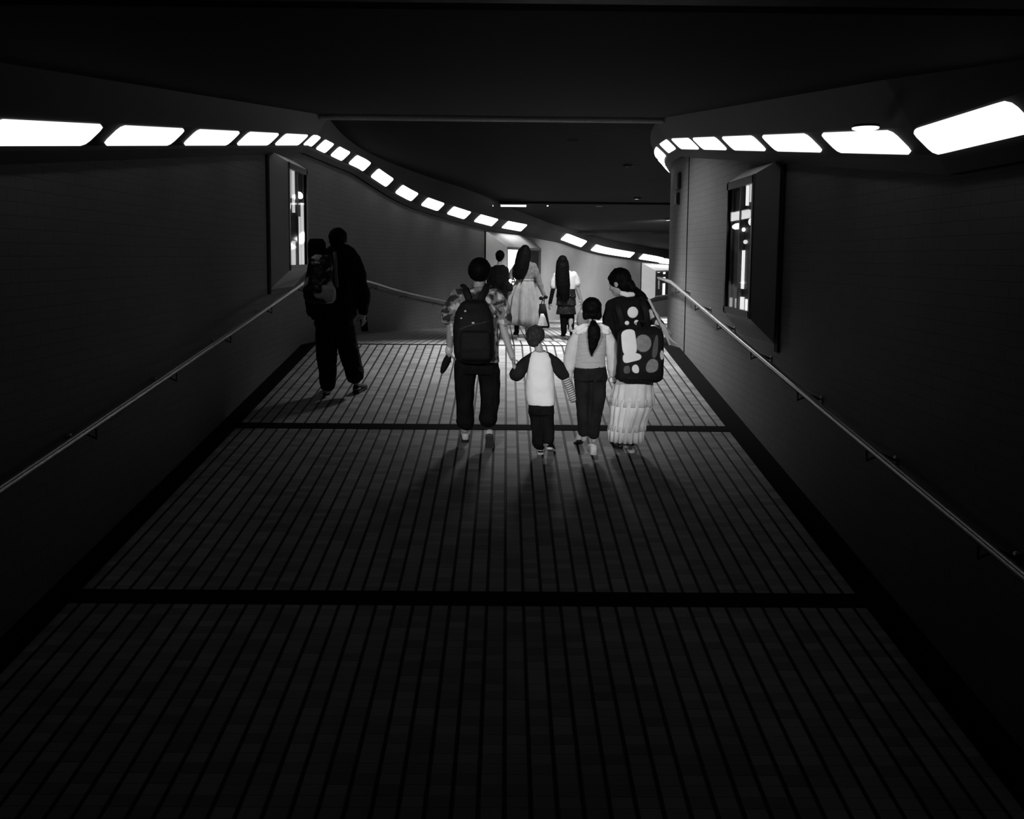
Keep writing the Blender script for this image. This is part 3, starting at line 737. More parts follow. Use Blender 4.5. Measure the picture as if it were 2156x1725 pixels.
# wrist band
bm = bmesh.new(); c = B.m(945, 738, 0.035); tube(bm, [c+V((0.0, 0, 0.012)), c+V((-0.002, 0, -0.012))], 0.034, 14)
tag(done('wrist_watch', bm, mat('bright strap', 0.6, 0.3, 0.6), None, True), 'pale watch on the left wrist of the person in the floral shirt', 'watch')
u = thing('folded_umbrella', B.m(942, 752, 0.05), 'short dark folded umbrella held in the left hand of the person in the floral shirt', 'umbrella')
bm = bmesh.new(); a, b_ = B.m(946, 747, 0.06), B.m(931, 783, 0.02); tube(bm, [a.lerp(b_, t) for t in (0.12, 0.3, 0.6, 0.9, 1.0)], [0.026, 0.034, 0.034, 0.026, 0.020], 12); done('canopy', bm, TR_DARK, u, True)
bm = bmesh.new(); tube(bm, [a.lerp(b_, -0.12), a.lerp(b_, 0.15)], 0.013, 10); done('grip', bm, BAGBLK, u, True)
# backpack
bp = thing('backpack', B.m(1000, 757, -0.22), 'plain black backpack with pale badges, worn over the floral shirt', 'backpack')
def bpart(fig, name, bm, m, root, voxel=0.008, smooth=3, fold=0.0, fs=10): return link(name, remeshed(bm, voxel, smooth, fold, fs), m, root)
bm = bmesh.new()
rbox(B, bm, [(1001, 630, 36, 0.09, -0.20), (1000, 636, 54, 0.13, -0.21), (999, 655, 74, 0.17, -0.22), (999, 680, 84, 0.20, -0.23), (1000, 735, 84, 0.20, -0.23), (1001, 752, 76, 0.18, -0.22), (1001, 759, 60, 0.12, -0.21)], 3.0)
bpart(B, 'main_compartment', bm, BAGBLK, bp, fold=0.005)
bm = bmesh.new()
rbox(B, bm, [(1003, 690, 50, 0.04, -0.325), (1003, 695, 60, 0.06, -0.335), (1003, 725, 64, 0.07, -0.335), (1003, 746, 62, 0.06, -0.33), (1003, 751, 50, 0.04, -0.32)], 3.2)
bpart(B, 'front_pocket', bm, BAGBLK, bp, fold=0.003)
for pts in ([(991, 640, -0.12), (987, 625, -0.13), (980, 610, -0.10), (977, 602, -0.03), (976, 605, 0.06)], [(1010, 640, -0.12), (1015, 625, -0.13), (1023, 609, -0.10), (1027, 600, -0.03), (1028, 604, 0.06)]):
    bm = bmesh.new(); tube(bm, spline(B.path(pts), 4), B.r(7.5), 10, 0.3, side=(0, 1, 0.4)); done('shoulder_strap', bm, BAGBLK, bp, True)
bm = bmesh.new(); tube(bm, spline(B.path([(994, 636, -0.25), (996, 629, -0.27), (1006, 629, -0.27), (1008, 636, -0.25)]), 4), 0.008, 8); done('grab_handle', bm, BAGBLK, bp, True)
bm = bmesh.new(); tube(bm, spline(B.path([(967, 690, -0.31), (985, 682, -0.335), (1005, 677, -0.34), (1030, 672, -0.30)]), 4), 0.004, 6); done('zip', bm, mat('zip', 0.06, 0.4), bp, True)
for px, py, rx, ry in ((999, 675, 5.5, 3.6), (976, 666, 4, 3.6), (983, 651, 2.6, 2.4), (1041, 664, 3.4, 3.6)):
    bm = bmesh.new(); ball(bm, B.m(px, py, -0.315 if px > 985 else -0.30) if px < 1030 else B.m(px, py, -0.15), (B.r(rx), 0.012, B.r(ry)))
    o = done('badge', bm, mat('pale badge', 0.5, 0.4), bp, True); o['label'] = 'pale oval badge'
bm = bmesh.new()
for px, py, rr in ((953, 682, 4.5), (955, 692, 5.5), (955, 702, 4)): ball(bm, B.m(px, py, -0.16), (B.r(rr), 0.02, B.r(rr*1.1)))
bpart(B, 'plush_charm', bm, PALE, bp, 0.005, 2)

# ---------------------------------------------------------------- C: child in raglan shirt
C = Fig(7.72, 1140, 'small child in a white shirt with dark raglan sleeves, hand held by a grown-up')
C.head(1128, 711, 0.185, yaw=-0.55, pitch=0.02, roll=0.16)
C.neck(1133, 728, 1136, 744, 19)
C.rings(C.body, [(1137, 744, 34, 0.09), (1137, 752, 52, 0.12), (1137, 800, 46, 0.13), (1139, 845, 48, 0.14), (1140, 862, 46, 0.14)])
C.limb(C.body, [(1128, 855), (1130, 895), (1131, 938)], [22, 18, 12]); C.limb(C.body, [(1150, 855), (1150, 895), (1152, 930, -0.06)], [22, 18, 12])
C.limb(C.body, [(1119, 755), (1098, 775), (1088, 783, -0.04)], [16, 12, 10]); C.limb(C.body, [(1155, 755), (1180, 785), (1192, 808), (1206, 834)], [16, 12, 11, 9])
hand(C.body, C.m(1090, 784, -0.03), C.m(1083, 768, -0.06)-C.m(1090, 784, -0.03), (-0.8, 0.5, 0), 0.6, 0.7, -1)
hand(C.body, C.m(1206, 832, 0), V((0.05, 0, -1)), (-0.5, 0.6, 0), 0.55, 0.9, -1)
C.finish(0.005)
bm = bmesh.new()
C.rings(bm, [(1136, 739, 24, 0.09), (1137, 744, 40, 0.12), (1137, 755, 52, 0.155), (1137, 785, 57, 0.18), (1137, 815, 62, 0.19), (1139, 842, 60, 0.19), (1140, 852, 57, 0.18)])
sh = C.part('shirt', bm, WHITE, fold=0.006, fs=9, voxel=0.006)
bm = bmesh.new(); C.limb(bm, [(1121, 751), (1108, 763), (1092, 782, -0.02), (1087, 787, -0.03)], [20, 26, 32, 31]); o = C.part('sleeve', bm, TR_DARK, sh, voxel=0.006, fold=0.004); o['label'] = 'dark raglan sleeve'
bm = bmesh.new(); C.limb(bm, [(1152, 750), (1166, 762), (1182, 781), (1187, 787)], [20, 26, 30, 29]); o = C.part('sleeve', bm, TR_DARK, sh, voxel=0.006, fold=0.004); o['label'] = 'dark raglan sleeve'
bm = bmesh.new(); C.limb(bm, [(1186, 786), (1194, 803), (1202, 825), (1207, 840)], [20, 18, 18, 17]); o = C.part('under_sleeve', bm, stripe_mat('striped sleeve cloth', 0.021, 0.5, 0.08, 0.55, 2, -0.45), sh, voxel=0.005); o['label'] = 'striped long under-sleeve'
bm = bmesh.new(); c = C.m(1136.5, 739.5); rr = C.r(11); tube(bm, [c+V((rr*math.cos(a*math.pi/10), 0.047*math.sin(a*math.pi/10), 0.004*math.sin(a*math.pi/10))) for a in range(21)], 0.006, 8); done('neckband', bm, GREYN, sh, True)
bm = bmesh.new()
C.rings(bm, [(1140, 846, 53, 0.15), (1140, 860, 55, 0.16), (1140, 872, 54, 0.16)])
C.limb(bm, [(1128, 868), (1131, 895), (1133, 918), (1133, 934)], [28, 27, 26, 26]); C.limb(bm, [(1152, 868), (1153, 895), (1154, 910, -0.02), (1154, 924, -0.05)], [28, 27, 26, 25])
C.part('trousers', bm, TR_BLACK, fold=0.007, fs=11)
C.hair_cap('hair', HAIR2, (0.094, 0.102, 0.10), (0, -0.016, 0.03), fold=0.006, fs=40)
shoe(C, 1138, 962, 0.19, TR_BLACK, SOLE_W, yaw=0.05, w=0.10, trim=SOLE_W)
shoe(C, 1156, 944, 0.19, TR_BLACK, SOLE_W, yaw=0.2, pitch=0.45, dy=-0.05, w=0.095, ground=False)

# ---------------------------------------------------------------- D: girl with ponytail
D = Fig(7.72, 1246, 'girl with a ponytail in a striped vest with a white collar and pale sleeves')
D.head(1246, 653, 0.195, yaw=0.0, pitch=-0.12)
D.neck(1246, 672, 1246, 690, 18)
D.rings(D.body, [(1246, 690, 44, 0.10), (1246, 700, 62, 0.14), (1244, 740, 54, 0.15), (1243, 775, 62, 0.18), (1243, 800, 62, 0.18)])
D.limb(D.body, [(1230, 795), (1229, 850), (1230, 925, 0.0)], [30, 22, 13]); D.limb(D.body, [(1258, 795), (1256, 850), (1250, 928)], [30, 22, 13])
D.limb(D.body, [(1216, 700), (1203, 745), (1199, 788)], [17, 14, 10]); D.limb(D.body, [(1277, 700), (1289, 745), (1289, 786)], [17, 14, 10])
hand(D.body, D.m(1199, 786), V((-0.1, 0, -1)), (0.6, 0.6, 0), 0.72, 0.8, 1)
hand(D.body, D.m(1289, 784), V((0.35, 0, -1)), (-0.6, 0.6, 0), 0.72, 0.9, -1)
D.finish(0.0055)
bm = bmesh.new()
D.rings(bm, [(1246, 684, 26, 0.11), (1246, 690, 52, 0.14), (1246, 700, 68, 0.17), (1244, 730, 66, 0.19), (1242, 755, 66, 0.19), (1242, 774, 67, 0.19)])
vest = D.part('striped_vest', bm, stripe_mat('fine striped knit', 0.0118, 0.62, 0.10, 0.56), voxel=0.006, fold=0.003)
bm = bmesh.new(); D.limb(bm, [(1218, 700), (1207, 722), (1201, 752), (1199, 778), (1199, 787)], [22, 28, 29, 24, 17]); o = D.part('sleeve', bm, PALE, fold=0.006, voxel=0.006); o['label'] = 'puffed pale sleeve'
bm = bmesh.new(); D.limb(bm, [(1275, 700), (1286, 722), (1291, 752), (1290, 778), (1289, 787)], [22, 28, 29, 25, 17]); o = D.part('sleeve', bm, PALE, fold=0.006, voxel=0.006); o['label'] = 'puffed pale sleeve'
bm = bmesh.new()
for sx in (-1, 1):
    tube(bm, [D.m(1246+sx*5, 685, -0.02), D.m(1246+sx*16, 688, -0.045), D.m(1246+sx*30, 694, -0.04), D.m(1246+sx*36, 700, -0.02)], [D.r(5), D.r(9), D.r(9), D.r(6)], 12, 0.55, side=(0, 1, 0.3))
    tube(bm, [D.m(1246+sx*12, 692, -0.085), D.m(1246+sx*30, 699, -0.08)], [D.r(7), D.r(5)], 12, 0.4, side=(0, 1, 0.3))
D.part('collar', bm, WHITE, voxel=0.005)
bm = bmesh.new()
D.rings(bm, [(1243, 770, 67, 0.18), (1243, 782, 70, 0.2), (1243, 800, 71, 0.2)])
D.limb(bm, [(1227, 798), (1227, 830), (1228, 870), (1229, 908)], [36, 33, 28, 26]); D.limb(bm, [(1260, 798), (1259, 830), (1254, 870), (1250, 914)], [36, 33, 29, 26])
D.part('trousers', bm, TR_DARK, fold=0.009, fs=10)
def pony(bm, q, k):
    tube(bm, spline([D.m(1246, 676, -0.08), D.m(1247, 684, -0.13), D.m(1248, 700, -0.14), D.m(1246, 718, -0.135), D.m(1243, 734, -0.13), D.m(1243, 747, -0.125)], 3),
         [D.r(w) for w in (5, 6, 8, 11, 13, 14, 14, 13, 12, 11, 9.5, 8, 6.5, 5, 3.5, 2)], 14, 0.6, side=(0, 1, 0))
    for sx in (-1, 1): ball(bm, q(sx*0.06, -0.03, -0.05), (0.035*k, 0.05*k, 0.05*k))
D.hair_cap('hair', HAIR, (0.096, 0.104, 0.102), (0, -0.014, 0.024), pony, fold=0.006)
bm = bmesh.new(); tube(bm, [D.m(1242, 684, -0.125), D.m(1252, 684, -0.125)], 0.013, 10); done('hair_tie', bm, BAGBLK, D.root, True)
shoe(D, 1250, 964, 0.22, SHOE_W, SOLE_W, yaw=0.0, w=0.10)
shoe(D, 1226, 940, 0.22, SHOE_W, SOLE_D, yaw=-0.1, pitch=0.5, dy=0.18, w=0.095, ground=False)

# ---------------------------------------------------------------- E: long white skirt
E = Fig(7.78, 1322, 'person in a black top and long white tiered skirt, head turned left')
E.head(1304, 596, 0.215, yaw=0.95, pitch=-0.30, roll=0.0)
E.neck(1313, 612, 1319, 630, 25)
E.rings(E.body, [(1320, 628, 50, 0.13), (1321, 638, 84, 0.18), (1325, 680, 74, 0.2), (1330, 730, 66, 0.19), (1332, 780, 78, 0.23), (1332, 800, 78, 0.23)])
E.limb(E.body, [(1318, 795), (1318, 860), (1318, 938)], [34, 24, 15]); E.limb(E.body, [(1346, 795), (1340, 860), (1328, 935, 0.03)], [34, 24, 15])
E.limb(E.body, [(1286, 645), (1281, 700), (1292, 765, -0.03)], [24, 18, 13]); E.limb(E.body, [(1355, 636), (1376, 668), (1396, 690, -0.02)], [24, 18, 13])
hand(E.body, E.m(1292, 765, -0.03), V((-0.05, -0.1, -1)), (0.6, 0.5, 0), 0.85, 0.8, 1)
hand(E.body, E.m(1394, 687, -0.02), V((0.75, 0, -0.55)), (-0.3, 0.3, -0.8), 0.9, 0.8, 1)
E.finish()
bm = bmesh.new()
E.rings(bm, [(1320, 624, 34, 0.13, 0), (1321, 630, 66, 0.17, 0), (1322, 640, 84, 0.22, 0), (1325, 665, 84, 0.25, 0), (1330, 700, 84, 0.25, 0), (1333, 740, 84, 0.26, 0), (1334, 780, 86, 0.28, 0), (1334, 796, 88, 0.28, 0)])
E.limb(bm, [(1288, 643), (1282, 668), (1283, 705)], [26, 28, 26]); E.limb(bm, [(1350, 632), (1364, 648), (1377, 672)], [28, 26, 26])
top = E.part('black_top', bm, TR_BLACK, fold=0.008)
for px, py, rx, ry in ((1328, 656, 11.5, 12), (1316, 678, 5, 4.6), (1336, 677, 5.5, 5.5)):
    bm = bmesh.new(); ball(bm, E.m(px, py, -0.125), (E.r(rx), 0.012, E.r(ry))); o = done('pale_print', bm, WHITE, top, True); o['label'] = 'round white print'
bm = bmesh.new(); tube(bm, E.path([(1308, 617, -0.05), (1318, 620, -0.075), (1331, 619, -0.05)]), E.r(5.5), 10, 0.5); done('neckband', bm, WHITE, top, True)
bm = bmesh.new(); E.limb(bm, [(1370, 658, -0.03), (1382, 676, -0.03), (1394, 688, -0.02)], [22, 20, 17])
o = E.part('sleeve_cuff', bm, blotch_mat('white and dark sleeve cloth', 16, [(0.0, 0.02), (0.46, 0.03), (0.5, 0.6), (1.0, 0.7)], 0.85), top, voxel=0.006); o['label'] = 'white and dark patterned sleeve'
bm = bmesh.new()
def tier(bm, rows, pleats, amp, cx_shift=0):
    rings = []
    for (cx, y, w, dep, a) in rows:
        c = E.m(cx, y); ring = []
        for i in range(96):
            t = 2*math.pi*i/96; k = 1+a*math.sin(pleats*t+0.7*math.sin(3*t)+y*0.03)
            ring.append(c+V((E.r(w/2)*k*math.cos(t), dep/2*k*math.sin(t), 0)))
        rings.append(ring)
    loft(bm, rings)
tier(bm, [(1336, 785, 72, 0.24, 0), (1334, 800, 80, 0.27, 0.03), (1332, 830, 88, 0.31, 0.05), (1331, 852, 93, 0.33, 0.07)], 15, 1)
SK = mat('thin white skirt cloth', 0.62, 0.9, 0.1, 0.25, 5, 0.15)
skirt = done('skirt', bm, SK, E.root, True)
for rows, pl in (([(1331, 838, 90, 0.32, 0.05), (1328, 860, 86, 0.32, 0.06), (1322, 890, 76, 0.31, 0.07), (1320, 904, 78, 0.31, 0.08)], 17), ([(1320, 893, 76, 0.30, 0.04), (1318, 908, 76, 0.31, 0.07), (1317, 927, 74, 0.32, 0.10)], 19)):
    bm = bmesh.new(); tier(bm, rows, pl, 1); done('skirt_tier', bm, SK, skirt, True)
def e_hair(bm, q, k):
    tube(bm, [q(0.0, -0.06, -0.01), q(0.0, -0.095, -0.045), q(0.0, -0.115, -0.08)], [0.06*k, 0.05*k, 0.035*k], 12)
    tube(bm, spline([E.m(1322, 608, -0.03), E.m(1336, 613, -0.02), E.m(1350, 622, -0.01), E.m(1362, 636, 0.0)], 3), [E.r(w) for w in (9, 10, 10, 10, 9, 9, 8, 8, 7, 5)], 12)
    ball(bm, q(0, 0.04, 0.055), (0.07*k, 0.05*k, 0.045*k), E.hM)
E.hair_cap('hair', HAIR, (0.086, 0.105, 0.10), (0, -0.016, 0.035), e_hair, fold=0.005)
GREYSHOE = blotch_mat('mottled shoe', 40, [(0.0, 0.03), (0.45, 0.05), (0.55, 0.35), (1, 0.4)], 0.6)
shoe(E, 1329, 965, 0.24, GREYSHOE, SOLE_W, yaw=0.1); shoe(E, 1308, 958, 0.24, GREYSHOE, SOLE_D, yaw=-0.15, dy=0.1)
# big patterned bag on the back
bg = thing('backpack', E.m(1340, 795, -0.2), 'large black-edged backpack with pale and grey patches, worn above the white tiered skirt', 'backpack')
bm = bmesh.new()
rbox(E, bm, [(1342, 683, 60, 0.06, -0.2), (1342, 689, 84, 0.12, -0.21), (1341, 700, 93, 0.16, -0.22), (1340, 740, 95, 0.18, -0.22), (1339, 775, 97, 0.18, -0.22), (1338, 790, 94, 0.16, -0.22), (1337, 797, 78, 0.10, -0.21)], 4.5)
bpart(E, 'main_compartment', bm, BAGBLK, bg, fold=0.004)
GREYP = mat('grey patch cloth', 0.22, 0.8, 0.2, 0.2, 30); GREYD = mat('dark grey patch cloth', 0.09, 0.8, 0.2, 0.2, 30)
def patch(name, outline, m, y0=-0.312, th=0.02, lab=None):
    for _ in range(2 if len(outline) < 15 else 0):
        o2 = []
        for i in range(len(outline)):
            a, b = outline[i], outline[(i+1) % len(outline)]
            o2 += [(a[0]*0.75+b[0]*0.25, a[1]*0.75+b[1]*0.25), (a[0]*0.25+b[0]*0.75, a[1]*0.25+b[1]*0.75)]
        outline = o2
    bm = bmesh.new(); c = V((sum(p[0] for p in outline)/len(outline), sum(p[1] for p in outline)/len(outline), 0))
    rings = []
    for dy, sc in ((0.02, 1.0), (0.0, 1.0), (-0.004, 0.93)):
        rings.append([E.m(c.x+(p[0]-c.x)*sc, c.y+(p[1]-c.y)*sc, y0+dy) for p in outline])
    loft(bm, rings); o = done(name, bm, m, bg, False)
    if lab: o['label'] = lab
def circ(cx, cy, rx, ry, n=20): return [(cx+rx*math.cos(2*math.pi*i/n), cy+ry*math.sin(2*math.pi*i/n)) for i in range(n)]
patch('pale_panel', [(1298, 690), (1325, 686), (1328, 705), (1331, 730), (1326, 738), (1312, 740), (1302, 738), (1299, 715)], WHITE, lab='tall white panel')
patch('grey_disc', circ(1343, 716, 16.5, 18), GREYP, -0.309, lab='round grey patch')
patch('pale_patch', [(1302, 738), (1315, 735), (1330, 735), (1340, 740), (1338, 749), (1322, 753), (1306, 757), (1301, 750)], WHITE, -0.314, lab='lower white patch')
patch('small_patch', [(1322, 760), (1330, 758), (1335, 766), (1334, 777), (1323, 776), (1319, 768)], WHITE, lab='small white patch')
patch('dark_patch', [(1303, 762), (1316, 760), (1317, 777), (1303, 778)], GREYD, lab='dark grey patch')
patch('corner_patch', [(1353, 751), (1362, 746), (1374, 752), (1373, 770), (1362, 776), (1350, 775), (1347, 764)], GREYP, lab='grey corner patch')
patch('side_patch', circ(1381, 740, 4, 10), PALE, -0.30, lab='white side patch')
patch('strap_panel', [(1366, 700), (1374, 698), (1372, 745), (1358, 748)], GREYD, -0.311, lab='dark grey strip')
for pts in ([(1308, 684, -0.1), (1303, 665, -0.125), (1298, 646, -0.11), (1297, 634, -0.03), (1298, 640, 0.07)], [(1358, 684, -0.1), (1356, 660, -0.125), (1350, 640, -0.11), (1347, 628, -0.03), (1346, 634, 0.07)]):
    bm = bmesh.new(); tube(bm, spline(E.path(pts), 4), E.r(7), 10, 0.3, side=(0, 1, 0.4)); done('shoulder_strap', bm, BAGBLK, bg, True)
bm = bmesh.new(); tube(bm, spline(E.path([(1334, 680, -0.23), (1336, 673, -0.25), (1348, 673, -0.25), (1350, 680, -0.23)]), 4), 0.008, 8); done('grab_handle', bm, BAGBLK, bg, True)
sc_ = thing('shawl', E.m(1395, 690), 'long pale twisted shawl trailing from the right shoulder above the white tiered skirt', 'shawl')
bm = bmesh.new(); tube(bm, spline(E.path([(1362, 630, -0.11), (1372, 650, -0.11), (1383, 672, -0.10), (1397, 694, -0.08), (1408, 712, -0.06), (1424, 724, -0.05)]), 4), [E.r(w) for w in [2.6]*10+[4.5]*4+[3.4, 3, 2.8, 2.6, 2.4, 2.2, 2]], 10, 0.5); done('wrap', bm, PALE, sc_, True)
bm = bmesh.new(); tube(bm, spline(E.path([(1392, 692, -0.09), (1400, 708, -0.08), (1407, 724, -0.07)]), 4), [E.r(w) for w in (3, 3, 3, 2.8, 2.6, 2.4, 2.2, 2, 2)], 10, 0.5); done('loose_end', bm, PALE, sc_, True)

# ---------------------------------------------------------------- A: dark coated walker by the left wall
A = Fig(9.55, 712, 'tall person in a dark coat and wide trousers, hunched, walking by the left wall', SKIN)
A.head(712, 507, 0.225, yaw=-0.25, pitch=-0.45)
A.neck(710, 521, 708, 538, 24)
A.rings(A.body, [(708, 536, 50, 0.13), (708, 548, 72, 0.18), (706, 600, 62, 0.2), (706, 650, 66, 0.21), (706, 690, 66, 0.21)])
A.limb(A.body, [(690, 685), (688, 750), (687, 822)], [32, 24, 16]); A.limb(A.body, [(724, 685), (733, 745, 0.02), (745, 802, 0.0)], [32, 24, 16])
A.limb(A.body, [(672, 555), (660, 605), (662, 650, 0.05)], [22, 17, 12]); A.limb(A.body, [(742, 555), (760, 610), (764, 664, 0.02)], [22, 17, 12])
hand(A.body, A.m(764, 662, 0.02), V((0.03, 0.1, -1)), (-0.7, 0.5, 0), 0.95, 0.6, -1)
hand(A.body, A.m(662, 650, 0.05), V((0, 0.3, -1)), (0.7, 0.5, 0), 0.95, 0.6, 1)
A.finish(0.008)
COAT = mat('dark coat cloth', 0.008, 0.9, 0.1, 0.3, 12, 0.3)
bm = bmesh.new()
A.rings(bm, [(714, 516, 36, 0.18, 0), (716, 524, 58, 0.22, 0), (715, 536, 78, 0.26, 0), (712, 560, 92, 0.3, 0), (708, 600, 98, 0.32, 0), (704, 640, 100, 0.33, 0), (702, 664, 98, 0.33, 0), (700, 674, 88, 0.32, 0)])
A.limb(bm, [(678, 545), (664, 580), (656, 620), (655, 655, 0.03)], [36, 32, 30, 28]); A.limb(bm, [(742, 545), (757, 585), (766, 625), (765, 656, 0.02)], [34, 32, 28, 22])
A.part('coat', bm, COAT, fold=0.014, fs=7, voxel=0.01)
bm = bmesh.new()
A.rings(bm, [(703, 662, 80, 0.26), (704, 680, 82, 0.27), (705, 695, 82, 0.27)])
A.limb(bm, [(686, 690), (687, 740), (690, 785), (690, 808)], [45, 44, 39, 33]); A.limb(bm, [(727, 690), (733, 735, 0.02), (741, 770, 0.02), (746, 788)], [43, 42, 40, 42])
A.part('trousers', bm, COAT, fold=0.012, fs=8, voxel=0.01)
A.hair_cap('hair', HAIR, (0.094, 0.11, 0.104), (0, -0.015, 0.028))
shoe(A, 687, 836, 0.28, BAGBLK, SOLE_D, yaw=-0.1, trim=mat('pale heel tab', 0.3)); shoe(A, 746, 812, 0.28, BAGBLK, SOLE_D, yaw=0.25, dy=0.05, trim=mat('pale heel tab', 0.3))
bp2 = thing('backpack', A.m(690, 636, -0.2), 'dark backpack with painted highlights hanging askew on the dark coated person', 'backpack')
GLINTS = blotch_mat('dark nylon with painted glints', 6, [(0.0, 0.006), (0.50, 0.02), (0.56, 0.45), (1.0, 0.7)], 0.3, 3.0)  # pale blotches are highlights painted into the dark nylon
bm = bmesh.new()
rbox(A, bm, [(688, 537, 34, 0.08, -0.21), (687, 545, 52, 0.14, -0.22), (684, 580, 58, 0.18, -0.23), (682, 610, 66, 0.2, -0.24), (684, 628, 64, 0.18, -0.24), (686, 637, 44, 0.1, -0.23)], 3.0)
bpart(A, 'main_compartment', bm, GLINTS, bp2, 0.009, fold=0.008)
bm = bmesh.new(); rbox(A, bm, [(694, 598, 40, 0.04, -0.34), (695, 606, 50, 0.07, -0.345), (695, 624, 50, 0.07, -0.345), (694, 632, 38, 0.04, -0.335)], 2.8); bpart(A, 'front_pocket', bm, GLINTS, bp2, 0.008, fold=0.005)
bm = bmesh.new(); rbox(A, bm, [(672, 503, 26, 0.10, -0.14), (673, 512, 36, 0.14, -0.15), (675, 535, 38, 0.14, -0.17), (674, 565, 32, 0.10, -0.17)], 2.6); bpart(A, 'rolled_top', bm, COAT, bp2, 0.009)
bm = bmesh.new(); tube(bm, spline(A.path([(712, 534, -0.2), (715, 550, -0.24), (716, 575, -0.25), (719, 600, -0.26)]), 4), A.r(4), 8, 0.4); done('side_strap', bm, mat('pale strap', 0.10, 0.35, 0.4), bp2, True)
bm = bmesh.new(); ball(bm, A.m(681, 553, -0.325), (A.r(6), 0.012, A.r(3))); o = done('reflector', bm, mat('bright reflector', 0.55, 0.2, 0.6), bp2, True); o['label'] = 'bright reflector'
bm = bmesh.new(); ball(bm, A.m(678, 592, -0.33), (A.r(8), 0.012, A.r(5))); done('round_patch', bm, mat('grey patch', 0.07), bp2, True)
bm = bmesh.new(); ball(bm, A.m(654, 574, -0.12), (A.r(2.4), 0.014, A.r(3))); tube(bm, [A.m(654, 574, -0.12), A.m(660, 562, -0.14)], 0.004, 6); done('key_charm', bm, mat('bright reflector', 0.55), bp2, True)
ph = thing('phone', A.m(766, 684), 'dark phone held low in the right hand of the dark coated person', 'phone')
bm = bmesh.new(); c = A.m(765, 684, 0.05); box(bm, -0.038, 0.038, -0.005, 0.005, -0.075, 0.075, Matrix.Translation(c) @ Matrix.Rotation(-0.12, 4, 'Y')); bmesh.ops.bevel(bm, geom=bm.edges[:], offset=0.004, segments=2, affect='EDGES'); done('housing', bm, BAGBLK, ph)
bm = bmesh.new(); c2 = c+V((0.008, -0.008, 0.04)); ball(bm, c2, (0.02, 0.004, 0.024)); done('camera_bump', bm, PALE, ph, True)
bm = bmesh.new(); tube(bm, spline([A.m(752, 641, -0.02), A.m(754, 662, -0.02), A.m(763, 664, -0.01)], 4), 0.007, 8)
tag(done('lanyard', bm, PALE, None, True), 'pale cord hanging beside the right cuff of the dark coated person', 'cord')

# ---------------------------------------------------------------- F: dark shirt, far
Fg = Fig(17.2, 1050, 'distant person with short hair in a dark shirt, in front of the bright case pane')
Fg.head(1053, 541, 0.215, yaw=-0.25, pitch=-0.1); Fg.neck(1052, 552, 1051, 560, 11)
Fg.rings(Fg.body, [(1050, 560, 22, 0.13), (1050, 566, 40, 0.17), (1050, 600, 34, 0.2), (1050, 632, 36, 0.2)])
Fg.limb(Fg.body, [(1043, 630), (1043, 665), (1043, 694)], [16, 12, 8]); Fg.limb(Fg.body, [(1057, 630), (1058, 665), (1058, 694)], [16, 12, 8])
Fg.limb(Fg.body, [(1033, 568), (1029, 595), (1031, 620)], [10, 8, 6]); Fg.limb(Fg.body, [(1066, 568), (1069, 595), (1067, 620)], [10, 8, 6])
hand(Fg.body, Fg.m(1031, 618), V((0, 0, -1)), (0.7, 0.5, 0), 0.9, 0.5, 1); hand(Fg.body, Fg.m(1067, 618), V((0, 0, -1)), (-0.7, 0.5, 0), 0.9, 0.5, -1)
Fg.finish(0.011)
bm = bmesh.new()
Fg.rings(bm, [(1051, 558, 18, 0.14), (1050, 562, 30, 0.18), (1050, 569, 43, 0.22), (1050, 600, 40, 0.24), (1050, 628, 41, 0.24)])
Fg.limb(bm, [(1034, 568), (1030, 590), (1030, 612)], [13, 12, 11]); Fg.limb(bm, [(1065, 568), (1069, 590), (1068, 612)], [13, 12, 11])
Fg.part('dark_shirt', bm, TR_BLACK, voxel=0.012, fold=0.008)
bm = bmesh.new(); Fg.rings(bm, [(1050, 624, 37, 0.22), (1050, 636, 38, 0.22)]); Fg.limb(bm, [(1042, 634), (1042, 665), (1043, 698)], [18, 15, 13]); Fg.limb(bm, [(1059, 634), (1059, 665), (1058, 698)], [18, 15, 13])
Fg.part('trousers', bm, TR_DARK, voxel=0.012, fold=0.008)
Fg.hair_cap('hair', HAIR, (0.09, 0.104, 0.10), voxel=0.01)
shoe(Fg, 1043, 700, 0.26, BAGBLK, SOLE_D); shoe(Fg, 1058, 700, 0.26, BAGBLK, SOLE_D, yaw=0.1)

# ---------------------------------------------------------------- G: long pleated skirt, far
G = Fig(16.2, 1098, 'distant person with long hair in a grey top and long pale pleated skirt')
G.head(1105, 531, 0.22, yaw=0.25, pitch=-0.1); G.neck(1105, 543, 1104, 553, 12)
G.rings(G.body, [(1104, 552, 26, 0.12), (1104, 558, 42, 0.16), (1104, 590, 33, 0.18), (1104, 620, 42, 0.2)])
G.limb(G.body, [(1092, 620), (1089, 660), (1089, 698)], [16, 13, 9]); G.limb(G.body, [(1112, 620), (1112, 660), (1110, 698)], [16, 13, 9])
G.limb(G.body, [(1086, 562), (1079, 580), (1079, 592, -0.1)], [10, 9, 7]); G.limb(G.body, [(1125, 562), (1134, 592), (1145, 622)], [10, 9, 7])
hand(G.body, G.m(1079, 591, -0.1), V((0.0, 0.4, 0.3)), (0.6, 0.3, 0.5), 0.85, 0.6, 1); hand(G.body, G.m(1145, 621), V((0.15, 0, -1)), (-0.7, 0.5, 0), 0.85, 0.9, -1)
G.finish(0.009)
GTOP = mat('grey top cloth', 0.20, 0.9, 0.1, 0.25, 20, 0.3)
bm = bmesh.new()
G.rings(bm, [(1105, 549, 20, 0.13), (1105, 553, 34, 0.16), (1105, 561, 46, 0.19), (1105, 575, 41, 0.2), (1105, 590, 36, 0.2)])
